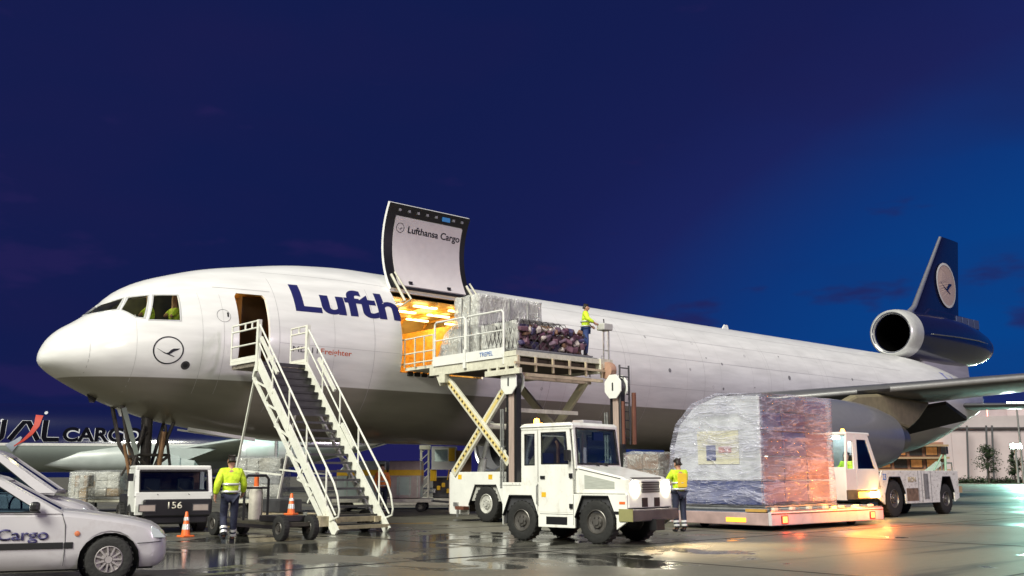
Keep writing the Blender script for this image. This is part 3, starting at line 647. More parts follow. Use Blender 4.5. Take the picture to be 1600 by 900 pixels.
bd = disc_bm(1.5, 48); bmesh.ops.triangulate(bd, faces=bd.faces[:]); bmesh.ops.subdivide_edges(bd, edges=bd.edges[:], cuts=3); fin_decal('emblem_disc', bd, LOGOC, 57.55, 14.0, .02)
bd = ring_bm(1.55, .16, 48); fin_decal('emblem_ring', bd, pm('fin_ring', (.75, .74, .72), .4), 57.55, 14.0, .035); fin_decal('emblem_bird', crane_bm(1.15), NAVY, 57.55, 14.05, .04)
te = build('tail_engine', MB().lathe([(1.12, 1.6), (1.16, .3), (1.22, .05), (1.32, 0), (1.42, .10), (1.50, .5), (1.55, 1.3), (1.62, 3.0), (1.66, 6.0), (1.6, 8.5), (1.42, 10.4), (1.12, 12.0), (1.0, 12.4), (.95, 12.4), (.9, 11.5)], (49.7, 0, 10.05), 'x', 56), NAVY, jet, smooth=True)
build('intake_ring', MB().lathe([(1.14, .5), (1.20, .08), (1.32, -.015), (1.435, .09), (1.515, .5), (1.555, 1.05), (1.56, 1.2)], (49.7, 0, 10.05), 'x', 56), pm('intake_silver', (.60, .61, .60), .3, .35, var=.08), te, smooth=True)
build('intake_duct', MB().lathe([(1.135, .3), (1.1, 2.4), (1.05, 5), (.01, 5.02)], (49.7, 0, 10.05), 'x', 40), pm('duct_black', (.002, .002, .002), 1, spec=0), te, smooth=True)
build('exhaust_nozzle', MB().lathe([(1.0, 12.1), (.86, 12.9), (.74, 13.1), (.70, 12.6)], (49.7, 0, 10.05), 'x', 32), pm('hot_metal', (.2, .2, .2)), te, smooth=True)
mb = MB(); mb.tube([(51.9, -1.63, 10.0), (55.5, -1.70, 10.1), (58.5, -1.62, 10.15), (60.6, -1.30, 10.15)], .04, 8); build('trim_strip', mb, CHROME, te, smooth=True)
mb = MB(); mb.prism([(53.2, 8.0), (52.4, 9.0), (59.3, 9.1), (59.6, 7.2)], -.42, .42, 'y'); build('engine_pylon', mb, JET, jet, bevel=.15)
mb = MB(); mb.prism([(53.4, 11.4), (54.6, 12.1), (61.0, 12.0), (61.9, 11.2)], -.35, .35, 'y'); build('fin_base', mb, NAVY, jet, bevel=.1)
for i in range(4):
    mb = MB(); mb.b2((58.2+i*.9, -.40, 11.35), (58.95+i*.9, -.36, 11.95)); build('rudder_panel', mb, pm('rudder_grey', (.09, .11, .22), .4), fin)
for sg in (-1, 1): foil('tailplane', [(52.8, sg*1.3, 5.6, 6.6, .6), (59.3, sg*9, 5.6, 2.4, .5)], WINGM, jet)
def flag(): 
    b = bmesh.new(); b.faces.new([b.verts.new(p) for p in ((0, 0, 0), (1.9, -.12, 0), (2.6, -1.0, 0), (.9, -.8, 0))]); return b
wrap('tail_marking', flag(), pm('violet_marking', (.18, .19, .55), .4), 51.3, 7.55)
mb = MB(); mb.prism([(32.2, 8.5), (32.9, 8.5), (32.75, 8.85), (32.5, 8.85)], -.03, .03, 'y'); build('antenna', mb, WHITE, jet)
for x, z in ((1.4, 3.7), (2.3, 3.33)): build('antenna', MB().prism([(x, z+.1), (x+.35, z+.02), (x+.25, z-.2), (x+.12, z-.2)], -.03, .03, 'y'), BLACK if x < 2 else WHITE, jet)
# nose gear
ng = MB(); ng.tube([(3.55, 0, 3.2), (3.60, 0, 1.1), (3.62, 0, .6)], [.17, .15, .11], 14); ng.tube([(3.62, -.42, .5), (3.62, .42, .5)], .08, 10)
NGM = pm('gear_metal', (.10, .09, .085), .4, .4, var=.4)
gear = build('nose_gear', ng, NGM, jet, smooth=True)
GCOP = pm('gear_copper', (.42, .24, .13), .4, .4, var=.3)
mb = MB()
for sy in (-.34, .34):
    mb.tube([(3.6, sy*.4, 1.2), (2.9, sy, 2.3), (2.6, sy*1.2, 3.55)], .06, 8)
    mb.tube([(3.7, sy*.3, 1.3), (4.3, sy*1.2, 3.2)], .055, 8)
mb.tube([(3.1, -.3, 1.95), (3.1, .3, 1.95)], .05, 8); mb.tube([(3.0, -.3, 1.4), (3.5, .2, 2.7)], .035, 8); mb.tube([(3.0, .3, 1.4), (3.5, -.2, 2.7)], .035, 8)
build('drag_brace', mb, NGM, gear, smooth=True)
mb = MB(); mb.tube([(3.95, -.35, 2.7), (3.85, -.30, 1.3)], [.09, .07], 10); mb.tube([(3.1, .1, 2.2), (3.3, -.1, 1.1)], .05, 8); mb.tube([(2.8, -.3, 2.3), (3.1, -.2, 1.2)], .05, 8); build('actuator', mb, GCOP, gear, smooth=True)
mb = MB(); mb.bar((2.62, -.55, 3.35), (3.05, -.66, 2.0), .05, .13); build('gear_door', mb, pm('gear_door_green', (.22, .26, .23), .5), gear)
mb = MB()
for a, b in (((3.35, -.3, 2.9), (3.0, -.3, 1.0)), ((4.0, -.3, 2.9), (4.35, -.3, 1.0)), ((3.1, -.3, 2.0), (4.2, -.3, 2.0)), ((3.1, -.3, 2.0), (4.3, -.3, 1.1)), ((4.2, -.3, 2.0), (3.0, -.3, 1.1))): mb.tube([a, b], .045, 8)
build('torque_link', mb, NGM, gear, smooth=True)
gear.location = (-.30, 0, 0)
mb = MB(); mb.b2((3.0, -.75, 2.1), (4.4, -.71, 3.05)); build('gear_door', mb, DGREY, gear) if False else None
for sy in (-1, 1): wheel(gear, (3.62, sy*.33, .5), .5, .3, RIMD)
mb = MB(); mb.add([(3.9, -.72, 2.72), (5.9, -.78, 2.50), (5.9, -.80, 2.55), (3.9, -.74, 2.78)], [(0, 1, 2, 3)]); mb.bar((4.2, -.8, 2.78), (6.4, -.86, 2.5), .05, .1); build('gear_bay_edge', mb, WHITE, fus)
# main gear
for sg in (-1, 1):
    g = build('main_gear', MB().tube([(34.0, sg*4.9, 4.3), (33.9, sg*5.3, .7)], [.24, .18], 12).tube([(33.2, sg*5.3, .65), (34.6, sg*5.3, .65)], .12, 10), NGM, jet, smooth=True)
    for dx in (-.75, .75):
        for dy in (-.42, .42): wheel(g, (33.9+dx, sg*5.3+dy, .62), .62, .42, RIMD)
# ------------------------------------------------------------------ apron light masts (some stand in view; three unseen ones are added for fill and to light the jumbo)
LAMPW = pm('lamp_white', (.9, 1, .95), .4, emit=60, ecol=(.75, 1, .88))
def mast(loc, h, target, power, col, label, cone=80, n=4, lampmat=LAMPW, size=.7, r=.12, hw=.42, hh=.34):
    t = thing('floodlight_mast', label, 'floodlight', loc)
    build('mast', MB().tube([(0, 0, 0), (0, 0, h)], [r*1.5, r], 10), GALV, t, smooth=True)
    build('crossbar', MB().box((0, 0, h), (.2, hw*n, .14), Matrix.Rotation(math.atan2(target[1]-loc[1], target[0]-loc[0]), 3, 'Z')), GALV, t)
    d = Vector((target[0]-loc[0], target[1]-loc[1], 0)).normalized(); p = Vector((-d.y, d.x, 0))
    for k in range(n):
        c = p*((k-(n-1)/2)*hw)+d*.15+Vector((0, 0, h+.1)); q = Matrix((p, d, Vector((0, 0, 1)))).transposed()
        hd = build('lamp_head', MB().box(c, (hw*.85, .24, hh), q), DGREY, t)
        build('lamp_glass', MB().box(c+d*.13+Vector((0, 0, -.02)), (hw*.75, .03, hh*.85), q), lampmat, hd)
    if power: lamp('SPOT', Vector((0, 0, h))+d*.9, power, col, size, Vector(target)-Vector(loc), cone, .5, parent=t)
    return t
mast((26, -82, 0), 24, (16, -8, 5), 62000, (1, .82, .97), 'unseen tall floodlight mast added behind the camera for fill light', 75, size=7)  # added out of view to brighten the sides that face the camera
mast((-34, -42, 0), 20, (8, -8, 2), 26000, (1, .97, .80), 'unseen floodlight mast added for fill light off to the left behind the parked cars', 70, size=5)  # second fill lamp, added out of view on the left
mast((148.4, 31.6, 0), 11.6, (120, 10, 0), 24000, (.35, 1, .80), 'bright green white floodlight mast beside the big pale hangar', 140, hw=.75, hh=.95)
mast((138.4, 28.4, 0), 5.2, (128, 16, 0), 5000, (.85, 1, .9), 'short double floodlight post in front of the hangar hedge', 140, 2, hw=.9, hh=.8)
mast((146.5, 26.0, 0), 8.0, (120, 6, 0), 3000, (1, .95, .6), 'yellowish single lamp post at the edge of the hangar forecourt', 140, 1, hw=.9, hh=.8)
mast((30, 41, 0), 8.0, (24, 60, 2), 1300, (.60, 1, .84), 'assumed unseen floodlight mast added behind the fuselage to light the parked jumbo green', 150, 3)  # assumed lamp, added out of sight to cast green light on the jumbo
# ------------------------------------------------------------------ people
def person(loc, rz, label, pose='stand', group=None, jacket=HIVIS, trousers=NAVYC, bands=True, hat=HAIR, back=None):
    p = thing('person', label, 'person', loc, rz, group)
    J = dict(pel=(0, 0, .96), wai=(0, 0, 1.10), che=(0, .01, 1.32), nk=(0, .0, 1.49), chin=(0, .025, 1.56), hd=(0, .02, 1.645), top=(0, .0, 1.72),
             sl=(-.185, 0, 1.43), el=(-.25, -.03, 1.16), wl=(-.25, .07, .92), sr=(.185, 0, 1.43), er=(.25, -.03, 1.16), wr=(.25, .07, .92),
             hl=(-.095, 0, .91), kl=(-.11, .02, .50), al=(-.11, -.02, .10), hr=(.095, 0, .91), kr=(.11, .02, .50), ar=(.11, -.02, .10))
    if pose == 'walk': J.update(kl=(-.10, .12, .52), al=(-.10, -.10, .16), kr=(.10, .06, .49), ar=(.10, .20, .10), el=(-.27, -.10, 1.18), wl=(-.29, -.02, .95), er=(.27, .02, 1.17), wr=(.27, .20, 1.00))
    if pose == 'work': J.update(el=(-.26, .12, 1.20), wl=(-.12, .36, 1.16), er=(.26, .12, 1.20), wr=(.14, .38, 1.18), hd=(0, .05, 1.63), top=(0, .05, 1.71))
    if pose == 'arm': J.update(er=(.38, .05, 1.22), wr=(.34, .26, 1.10), el=(-.32, .02, 1.18), wl=(-.22, .20, 1.06), hd=(0, .04, 1.63), top=(0, .03, 1.70))
    if pose == 'sit': J.update(kl=(-.13, .45, .95), al=(-.13, .5, .52), kr=(.13, .45, .95), ar=(.13, .5, .52), el=(-.25, .12, 1.18), wl=(-.16, .38, 1.18), er=(.25, .12, 1.18), wr=(.16, .38, 1.18))
    J = {k: Vector(v) for k, v in J.items()}
    nodes = []; idx = {}; E = []
    def nd(k, co, r, link=None):
        idx[k] = len(nodes); nodes.append((tuple(co), r))
        if link: E.append((idx[link], idx[k]))
    nd('pel', J['pel'], (.15, .115)); nd('wai', J['wai'], (.135, .10), 'pel'); nd('che', J['che'], (.165, .11), 'wai'); nd('nk', J['nk'], .055, 'che'); nd('chin', J['chin'], (.066, .075), 'nk'); nd('hd', J['hd'], (.076, .093), 'chin'); nd('top', J['top'], .058, 'hd')
    nd('nose', J['hd']+Vector((0, .105, -.015)), .016, 'hd')
    for s in 'lr':
        x = -1 if s == 'l' else 1
        nd('ear'+s, J['hd']+Vector((x*.082, -.005, 0)), (.012, .026), 'hd')
        nd('s'+s, J['s'+s], .066, 'che'); nd('e'+s, J['e'+s], .046, 's'+s); nd('w'+s, J['w'+s], .03, 'e'+s)
        d = (J['w'+s]-J['e'+s]).normalized(); pl = J['w'+s]+d*.07; nd('p'+s, pl, (.038, .022), 'w'+s)
        sd = d.cross(Vector((x, 0, 0))).normalized()
        for k in range(4):
            b = pl+d*.03+sd*(k-1.5)*.02; L_ = (.045, .055, .05, .038)[k]
            nd('f%s%d' % (s, k), b, .009, 'p'+s); nd('g%s%d' % (s, k), b+d*L_*.6+Vector((-x*.018, 0, 0)), .008, 'f%s%d' % (s, k)); nd('h%s%d' % (s, k), b+d*L_+Vector((-x*.04, 0, 0)), .007, 'g%s%d' % (s, k))
        nd('t'+s, J['w'+s]+d*.04+sd*.04, .011, 'w'+s); nd('u'+s, J['w'+s]+d*.085+sd*.052, .009, 't'+s)
        nd('h'+s, J['h'+s], .085, 'pel'); nd('k'+s, J['k'+s], .056, 'h'+s); nd('a'+s, J['a'+s], .038, 'k'+s); nd('o'+s, J['a'+s]+Vector((0, .14, -.05)), (.035, .028), 'a'+s)
    body = skin_mesh('body', nodes, E, SKIN, p, sub=2)
    jn = [(J['pel']+Vector((0, 0, -.02)), (.175, .145)), (J['wai'], (.17, .14)), (J['che'], (.20, .15)), (J['nk']-Vector((0, 0, .02)), .085), (J['sl'], .092), (J['el'], .075), (J['wl']*.93+J['el']*.07, .055), (J['sr'], .092), (J['er'], .075), (J['wr']*.93+J['er']*.07, .055)]
    jk = skin_mesh('jacket', [(tuple(a), r) for a, r in jn], [(0, 1), (1, 2), (2, 3), (2, 4), (4, 5), (5, 6), (2, 7), (7, 8), (8, 9)], jacket, p, sub=2)
    tn = [(J['pel']+Vector((0, 0, .02)), (.155, .125)), (J['hl'], .10), (J['kl'], .078), (J['al'], .068), (J['hr'], .10), (J['kr'], .078), (J['ar'], .068)]
    tr = skin_mesh('trousers', [(tuple(a), r) for a, r in tn], [(0, 1), (1, 2), (2, 3), (0, 4), (4, 5), (5, 6)], trousers, p, sub=2)
    for s in 'lr':
        a = J['a'+s]; skin_mesh('boot', [(tuple(a+Vector((0, -.03, -.045))), (.05, .052)), (tuple(a+Vector((0, .08, -.055))), (.05, .042)), (tuple(a+Vector((0, .17, -.065))), (.042, .032)), (tuple(a+Vector((0, -.02, .06))), .055)], [(0, 1), (1, 2), (0, 3)], BLACK, p, sub=1)
        if bands:
            k = J['k'+s]
            for f in (.62, .84):
                c = k.lerp(a, f); d = (a-k).normalized(); mb = MB(); mb.tube([c-d*.025, c+d*.025], .079-.006*f, 14); build('reflective_band', mb, REFL, tr, smooth=True)
    h = J['hd']
    skin_mesh('hair', [(tuple(h+Vector((0, -.028, .045))), (.076, .080)), (tuple(J['top']+Vector((0, -.012, -.004))), .070), (tuple(h+Vector((0, -.055, -.02))), (.06, .05))], [(0, 1), (0, 2)], hat, p, sub=2)
    for s in (-1, 1):
        e = build('eye', MB().lathe([(.001, -.011), (.009, -.006), (.012, 0), (.009, .006), (.001, .011)], tuple(h+Vector((s*.03, .088, .012))), 'y', 8), pm('eye_white', (.6, .6, .58), .3), body)
    build('mouth', MB().box(h+Vector((0, .088, -.052)), (.045, .012, .008)), pm('lip', (.30, .10, .08), .5), body)
    for z, r in ((1.03, (.178, .15)), (1.18, (.176, .145))):
        mb = MB(); pts = [(r[0]*1.015*math.cos(2*PI*k/20), r[1]*1.02*math.sin(2*PI*k/20), z) for k in range(20)]; mb.tube(pts, .024, 6, closed=True); build('reflective_band', mb, REFL, jk, smooth=True)
    if back: build('back_panel', MB().box((0, -.155, 1.24), (.27, .02, .34)), back, jk, bevel=.01)
    return p
walker = person((1.12, -10.05, 0), math.radians(-20), 'worker in bright yellow jacket walking towards the stairs', 'walk', 'ramp workers')
walker.scale = (1.04, 1.04, 1.02)
person((11.05, -14.05, 0), math.radians(-18), 'worker in yellow jacket with orange back standing by the white tug', 'work', 'ramp workers', back=pm('amber_cloth', (.80, .55, .03), .6))
person((13.95, -8.15, 5.0), math.radians(-132), 'loader operator in yellow jacket standing on the raised platform', 'arm', 'ramp workers', trousers=pm('blue_jeans', (.03, .06, .20), .8, var=.3), bands=False)
person((11.8, -.1, 0), math.radians(150), 'distant worker in orange vest under the fuselage', 'stand', 'ramp workers', jacket=HIOR)
# ------------------------------------------------------------------ passenger stairs
STW = pm('stair_white', (.74, .75, .68), .4, var=.08, dirt=.3, dcol=(.3, .26, .16), scale=3)
st = thing('boarding_stairs', 'white mobile boarding stairs leading up to the open crew door', 'boarding stairs', (5.08, -9.0, 0))
HW = .74; TOPY, TOPZ = 4.15, 4.52
NST = 20
TREAD = pm('tread_steel', (.30, .27, .22), .45, .4, var=.5, scale=12)
for i in range(NST):
    y = .12+(TOPY-.12)*i/NST; z = .22+(TOPZ-.22)*i/NST
    mb = MB(); mb.b2((-HW+.04, y, z-.035), (HW-.04, y+.25, z)); s_ = build('step', mb, TREAD, st)
    mb = MB(); mb.b2((-HW+.05, y-.008, z-.055), (HW-.05, y+.012, z+.003)); build('nosing', mb, BLACK if i > 13 else DGREY, s_)
    if i > 12: mb = MB(); mb.b2((-HW+.04, y+.235, z), (HW-.04, y+.245, z+.20)); build('riser', mb, DGREY, s_)
for sx in (-1, 1):
    x = sx*HW
    mb = MB(); mb.bar((x, -.10, .02), (x, TOPY+.05, TOPZ-.02), .055, .26); build('stringer', mb, STW, st)
    # two rails with a rounded end at the foot
    mb = MB(); xo = x+sx*.03; dz = (TOPZ-.1)/TOPY
    up = lambda y, h: (xo, y, .1+dz*y+h)
    mb.tube([up(.15, .05), up(-.22, .55), up(-.26, .75), up(-.16, .98), up(.02, 1.08), up(2.1, 1.06), up(TOPY+.02, 1.04)], .026, 8)
    mb.tube([up(-.10, .45), up(TOPY+.02, .52)], .022, 8)
    for y in (.35, 1.35, 2.3, 3.25, 4.1): mb.tube([up(y, 0), up(y+.02, 1.07)], .024, 8)
    build('handrail', mb, STW, st, smooth=True)
    for y0, y1, h in ((2.6, 3.5, .80), (1.6, 2.2, .30)) if sx > 0 else ((3.0, 4.0, .78),):
        mb = MB(); mb.bar(up(y0, h), up(y1, h), .06, .10); build('lamp_tube', mb, STW, st)
    # platform side fence
    y0, y1 = TOPY, TOPY+1.62 if sx < 0 else TOPY+.95; mb = MB()
    for z in (.08, .50, .93, 1.12): mb.tube([(xo, y0, TOPZ+z), (xo, y1, TOPZ+z)], .026, 8)
    for y in (y0, y0+.42, y0+.82, y1) if sx < 0 else (y0, y0+.5, y1): mb.tube([(xo, y, TOPZ), (xo, y, TOPZ+1.12)] if y in (y0, y1) else [(xo, y, TOPZ+.93), (xo, y, TOPZ+1.12)], .028, 8)
    build('guard_rail', mb, STW, st, smooth=True)
    mb = MB(); mb.b2((xo-.02, y0, TOPZ-.02), (xo+.02, y1, TOPZ+.16)); build('kick_plate', mb, STW, st)
    mb = MB(); mb.b2((xo-.05, TOPY-.06, TOPZ-.3), (xo+.05, TOPY+.06, TOPZ+1.14)); build('post', mb, STW, st)
    # lower truss under the flight
    mb = MB(); lo = lambda y: (x, y, -.62+dz*y)
    mb.bar((x, .55, .32), lo(TOPY+.25), .07, .09)
    for a, b in ((.95, 1.5), (1.5, 2.1), (2.1, 2.8), (2.8, 3.4), (3.4, 4.0)):
        mb.bar(lo(a+.3), (x, a, .1+dz*a-.05), .04, .05); mb.bar((x, a, .1+dz*a-.05), lo(b+.3), .04, .05)
    build('under_truss', mb, STW, st)
    mb = MB(); mb.bar(lo(TOPY+.2), (x, TOPY+1.4, .45), .05, .05); mb.bar((x, TOPY+1.25, 1.55), (x, 2.6, 1.4), .045, .045); mb.bar((x, TOPY+.1, TOPZ-.1), lo(TOPY+.25), .08, .08); build('support_leg', mb, STW, st)
mb = MB(); mb.b2((-HW, TOPY, TOPZ-.14), (HW, TOPY+1.62, TOPZ-.03)); build('platform', mb, TREAD, st)
mb = MB(); mb.b2((-HW-.02, TOPY-.02, TOPZ-.12), (HW+.02, TOPY+.02, TOPZ-.02)); build('nosing', mb, BLACK, st)
mb = MB()
for x in (-.55, .55): mb.bar((x, .1, .32), (x, 5.5, .32), .10, .14)
for y in (.2, 2.4, 5.4): mb.bar((-.75, y, .33), (.75, y, .33), .10, .12)
mb.b2((-1.0, .2, .18), (-.7, .6, .42)); mb.b2((-.7, -.15, .12), (.75, -.05, .2)); build('chassis', mb, pm('chassis_cream', (.42, .36, .25), .5, var=.3, dirt=.4), st)
mb = MB(); mb.b2((-.35, 3.4, .4), (.35, 4.6, .75)); build('pump_housing', mb, DGREY, st, bevel=.03)
for x, y in ((-.62, .75), (.62, .75), (-.62, 4.9), (.62, 4.9)): wheel(st, (x, y, .26), .26, .16, RIMD, 'x')
for x in (-.95, .95): build('outrigger', MB().bar((x, 1.0, .06), (x, 1.0, .5), .07, .07).box((x, 1.0, .02), (.22, .22, .03)).bar((x*.6, 1.0, .4), (x, 1.0, .4), .08, .08), GALV, st)
# ------------------------------------------------------------------ loads
def lumpy(name, poly, x0, x1, res, amp, seed, mat, parent, freq=1.6, axis='x', crease=.35):
    mb = MB(); mb.prism(poly, x0, x1, 'x'); bm = bmesh.new()
    vs = [bm.verts.new(v) for v in mb.v]
    for f in mb.f: bm.faces.new([vs[i] for i in f])
    for k in range(3):
        a = [v.co[k] for v in bm.verts]; t = min(a)+res; no = [0, 0, 0]; no[k] = 1
        while t < max(a)-res*.3:
            co = [0, 0, 0]; co[k] = t; bmesh.ops.bisect_plane(bm, geom=bm.verts[:]+bm.edges[:]+bm.faces[:], plane_co=co, plane_no=no); t += res
    bmesh.ops.recalc_face_normals(bm, faces=bm.faces[:]); bm.normal_update()
    nrm = {v: v.normal.copy() for v in bm.verts}
    for v in bm.verts:
        q = v.co*freq+Vector((seed*7.1, seed*3.3, 0)); d = noise.noise(q)*amp+noise.noise(q*3.1)*amp*crease+abs(noise.noise(q*Vector((.7, .7, 4)).length*.6))*amp*.2
        v.co += nrm[v]*d
    me = bpy.data.meshes.new(name); bm.to_mesh(me); bm.free(); return meshobj(name, me, mat, parent, smooth='all')
def carton_stack(parent, xs, ys, zs, cols, seed, skip=lambda x, y, z: False, gap=.02):
    """cartons on the visible faces of a load, each one a part; alike cartons share one mesh"""
    rnd = random.Random(seed); cache = {}
    for i in range(len(xs)-1):
        for j in range(len(ys)-1):
            for k in range(len(zs)-1):
                if not (i == 0 or j == 0 or k == len(zs)-2): continue
                c = Vector(((xs[i]+xs[i+1])/2, (ys[j]+ys[j+1])/2, (zs[k]+zs[k+1])/2))
                if skip(*c): continue
                d = (round(xs[i+1]-xs[i]-gap, 3), round(ys[j+1]-ys[j]-gap, 3), round(zs[k+1]-zs[k]-gap, 3)); m = rnd.choice(cols); key = (d, m.name)
                if key in cache: o = cache[key].copy(); C.objects.link(o); o.parent = parent; o.location = c
                else: o = build('carton', MB().box((0, 0, 0), d), m, parent, loc=c, bevel=.012); cache[key] = o
                o.location = c+Vector([rnd.uniform(-.012, .012) for _ in range(3)]); o.rotation_euler = (0, 0, rnd.uniform(-.02, .02))
CW = [pm('carton_white', (.62, .62, .58), .6, var=.2), pm('carton_pale', (.50, .48, .42), .7, var=.2), pm('carton_grey', (.40, .41, .43), .6, var=.2)]
CK = [KRAFT, pm('carton_brown', (.20, .11, .07), .8, var=.2), pm('carton_plum', (.14, .07, .10), .7, var=.2), pm('carton_tan', (.42, .30, .17), .8, var=.2)]
CB = [pm('carton_violet', (.06, .05, .13), .5, var=.3), pm('carton_blue', (.03, .05, .19), .5, var=.3), pm('carton_mauve', (.14, .09, .13), .5, var=.3), pm('carton_slate', (.09, .09, .14), .5, var=.3)]
# tall wrapped pallet half out of the cargo door
ld = thing('wrapped_pallet', 'tall silvery wrapped pallet on the loader beside the cargo door', 'cargo pallet', (0, 0, 5.0))
build('pallet_base', MB().b2((10.75, -6.5, .02), (13.75, -4.3, .06)), GALV, ld)
carton_stack(ld, [10.95, 11.6, 12.3, 13.0, 13.55], [-6.42, -5.85, -5.36, -4.9, -4.5], [.08, .55, 1.0, 1.45, 1.9], CW, 3, lambda x, y, z: y > -5.36 and z > 1.0-.3*(y > -4.9))
lumpy('plastic_wrap', [(-6.47, .06), (-6.47, 1.98), (-5.32, 1.95), (-5.30, 1.12), (-4.75, .85), (-4.42, .06)], 10.88, 13.62, .11, .035, 2, filmm('silver_film', .45, (1.6, 1.6, .8), (.80, .81, .78), 2.4), ld, 3.0)
for p in ((10.86, -6.1), (10.86, -5.7), (12.2, -6.5), (13.0, -6.5)): build('strap', MB().b2((p[0]-.008, p[1]-.015, .06), (p[0]+.008, p[1]+.015, 1.93)), MGREY, ld)
# low netted pallet
ld = thing('netted_pallet', 'low netted pallet of plum and brown goods by the loader operator', 'cargo pallet', (0, 0, 5.0))
build('pallet_base', MB().b2((10.75, -8.45, .02), (13.95, -6.6, .06)), GALV, ld)
rnd = random.Random(5)
CK2 = [CK[1], CK[2], CK[2], CB[2], CB[0], CK[0]]
BUN = [CK[1], CK[2], CK[2], CB[2], CB[0], pm('sack_rose', (.24, .16, .17), .22, var=.3), pm('sack_dark', (.04, .022, .03), .25, var=.3), pm('sack_plum', (.09, .04, .07), .25, var=.3), pm('sack_pale', (.50, .44, .42), .25, var=.3)]
carton_stack(ld, [10.95, 11.4, 11.8, 12.3, 12.75, 13.2, 13.6], [-8.32, -7.8, -7.25, -6.75], [.07, .36, .62, .86], CK2, 9, lambda x, y, z: z > .6 and x > 12.9, gap=.05)
for i in range(64):
    x = rnd.uniform(10.95, 13.75); y = rnd.choice([-8.38, -8.36, -8.34, rnd.uniform(-8.3, -6.8)]); z = rnd.uniform(.15, .8) if y < -8.33 else rnd.uniform(.80, .93)-(.2 if x > 12.9 else 0)
    d = [rnd.uniform(.16, .36), rnd.uniform(.12, .26), rnd.uniform(.10, .24)]; vs = [(sx*d[0]/2*rnd.uniform(.7, 1.1), sy*d[1]/2*rnd.uniform(.7, 1.1), sz*d[2]/2*rnd.uniform(.7, 1.1)) for sz in (-1, 1) for sx, sy in ((-1, -1), (1, -1), (1, 1), (-1, 1))]
    mb = MB(); mb.add(vs, [(0, 3, 2, 1), (4, 5, 6, 7), (0, 1, 5, 4), (1, 2, 6, 5), (2, 3, 7, 6), (3, 0, 4, 7)])
    o = build('bundle', mb, rnd.choice(BUN), ld, loc=(x, y, z), rot=(rnd.uniform(-.5, .5), rnd.uniform(-.5, .5), rnd.uniform(-.6, .6)), bevel=.035)
def net(name, ld, x0, x1, y0, y1, z0, ztop, step, r, mat):
    mb = MB()
    def P(u, v):      # v runs up the -Y face then back over the top
        H = ztop(u)-z0; a = min(v, H); b = max(v-H, 0); w = .02*noise.noise(Vector((u*4, v*4, 3)))
        return (u, y0-.06-w if b == 0 else y0+b, z0+a+(w+.04 if b > 0 else 0))
    L_ = x1-x0; tot = .9+(y1-y0); k = -tot
    while k < L_:
        for sg in (1, -1):
            pts = []
            for i in range(15):
                v = tot*i/14; u = (x0+k+v) if sg > 0 else (x0+k+tot-v)
                if x0 <= u <= x1: pts.append(P(u, v))
            if len(pts) > 1: mb.tube(pts, r, 4, cap=False)
        k += step
    for i in range(8):
        for j in range(2):
            pts = [(x0-.06-.02*noise.noise(Vector((i, j, s))), y0+(y1-y0)*((i+ (s/6 if j else 1-s/6)*1.5)/9), z0+.9*s/6) for s in range(7)]; mb.tube(pts, r, 4, cap=False)
    o = build(name, mb, mat, ld); o['kind'] = 'stuff'; return o
net('cargo_net', ld, 10.92, 13.85, -8.34, -6.7, .06, lambda u: .92 if u < 12.9 else .70, .26, .013, pm('net_cord', (.05, .045, .05), .8))
lumpy('plastic_wrap', [(-8.30, .06), (-8.30, .90), (-6.65, .92), (-6.65, .06)], 10.86, 10.96, .1, .05, 6, filmm('silver_film', .7), ld, 3.0)
# big contoured load on the transport dolly
ld = thing('wrapped_container_load', 'huge round shouldered load in clear film on the low dolly', 'cargo pallet', (13.2, -15.05, .60))
carton_stack(ld, [.08, 1.1, 2.2, 3.3], [.08, .75, 1.45, 2.05, 2.62], [.05, .62, 1.25, 1.9, 2.4, 2.78], CB, 21, lambda x, y, z: (z > 1.9 and y > 2.1) or (z > 2.4 and y > 1.5), gap=.035)
build('pallet_base', MB().b2((-.03, -.03, -.045), (3.4, 3.06, -.005)), GALV, ld)
build('blue_cover', MB().b2((.03, .1, .02), (.07, 2.5, .62)), CB[1], ld)
build('documents', MB().b2((.0, .72, 1.05), (.016, 2.05, 1.92)), pm('cream_sheet', (.66, .64, .46), .6, var=.1), ld)
build('label', MB().b2((-.02, 1.45, 1.15), (.0, 1.75, 1.55)), CB[1], ld); build('label', MB().b2((-.02, .95, 1.35), (.0, 1.35, 1.5)), pm('label_red', (.55, .2, .14), .6), ld)
FILM = filmm('clear_film', .20, (.7, .7, 3.6), (.62, .62, .78), 1.3)
build('lit_face_sheet', MB().prism([(.08, .64), (.04, 2.78), (1.35, 2.84), (2.15, 2.58), (2.66, 2.10), (2.86, 1.5), (2.9, .64)], .02, .05, 'x'), pm('lit_face_white', (.56, .58, .62), .5, var=.25, scale=2), ld)  # pale sheet that puts the key light on this face into its colour
lumpy('plastic_wrap', [(-.02, 0), (-.03, 2.86), (1.35, 2.93), (2.2, 2.66), (2.75, 2.15), (2.98, 1.5), (3.02, .7), (2.95, 0)], -.06, 3.38, .15, .045, 4, FILM, ld, 1.3)
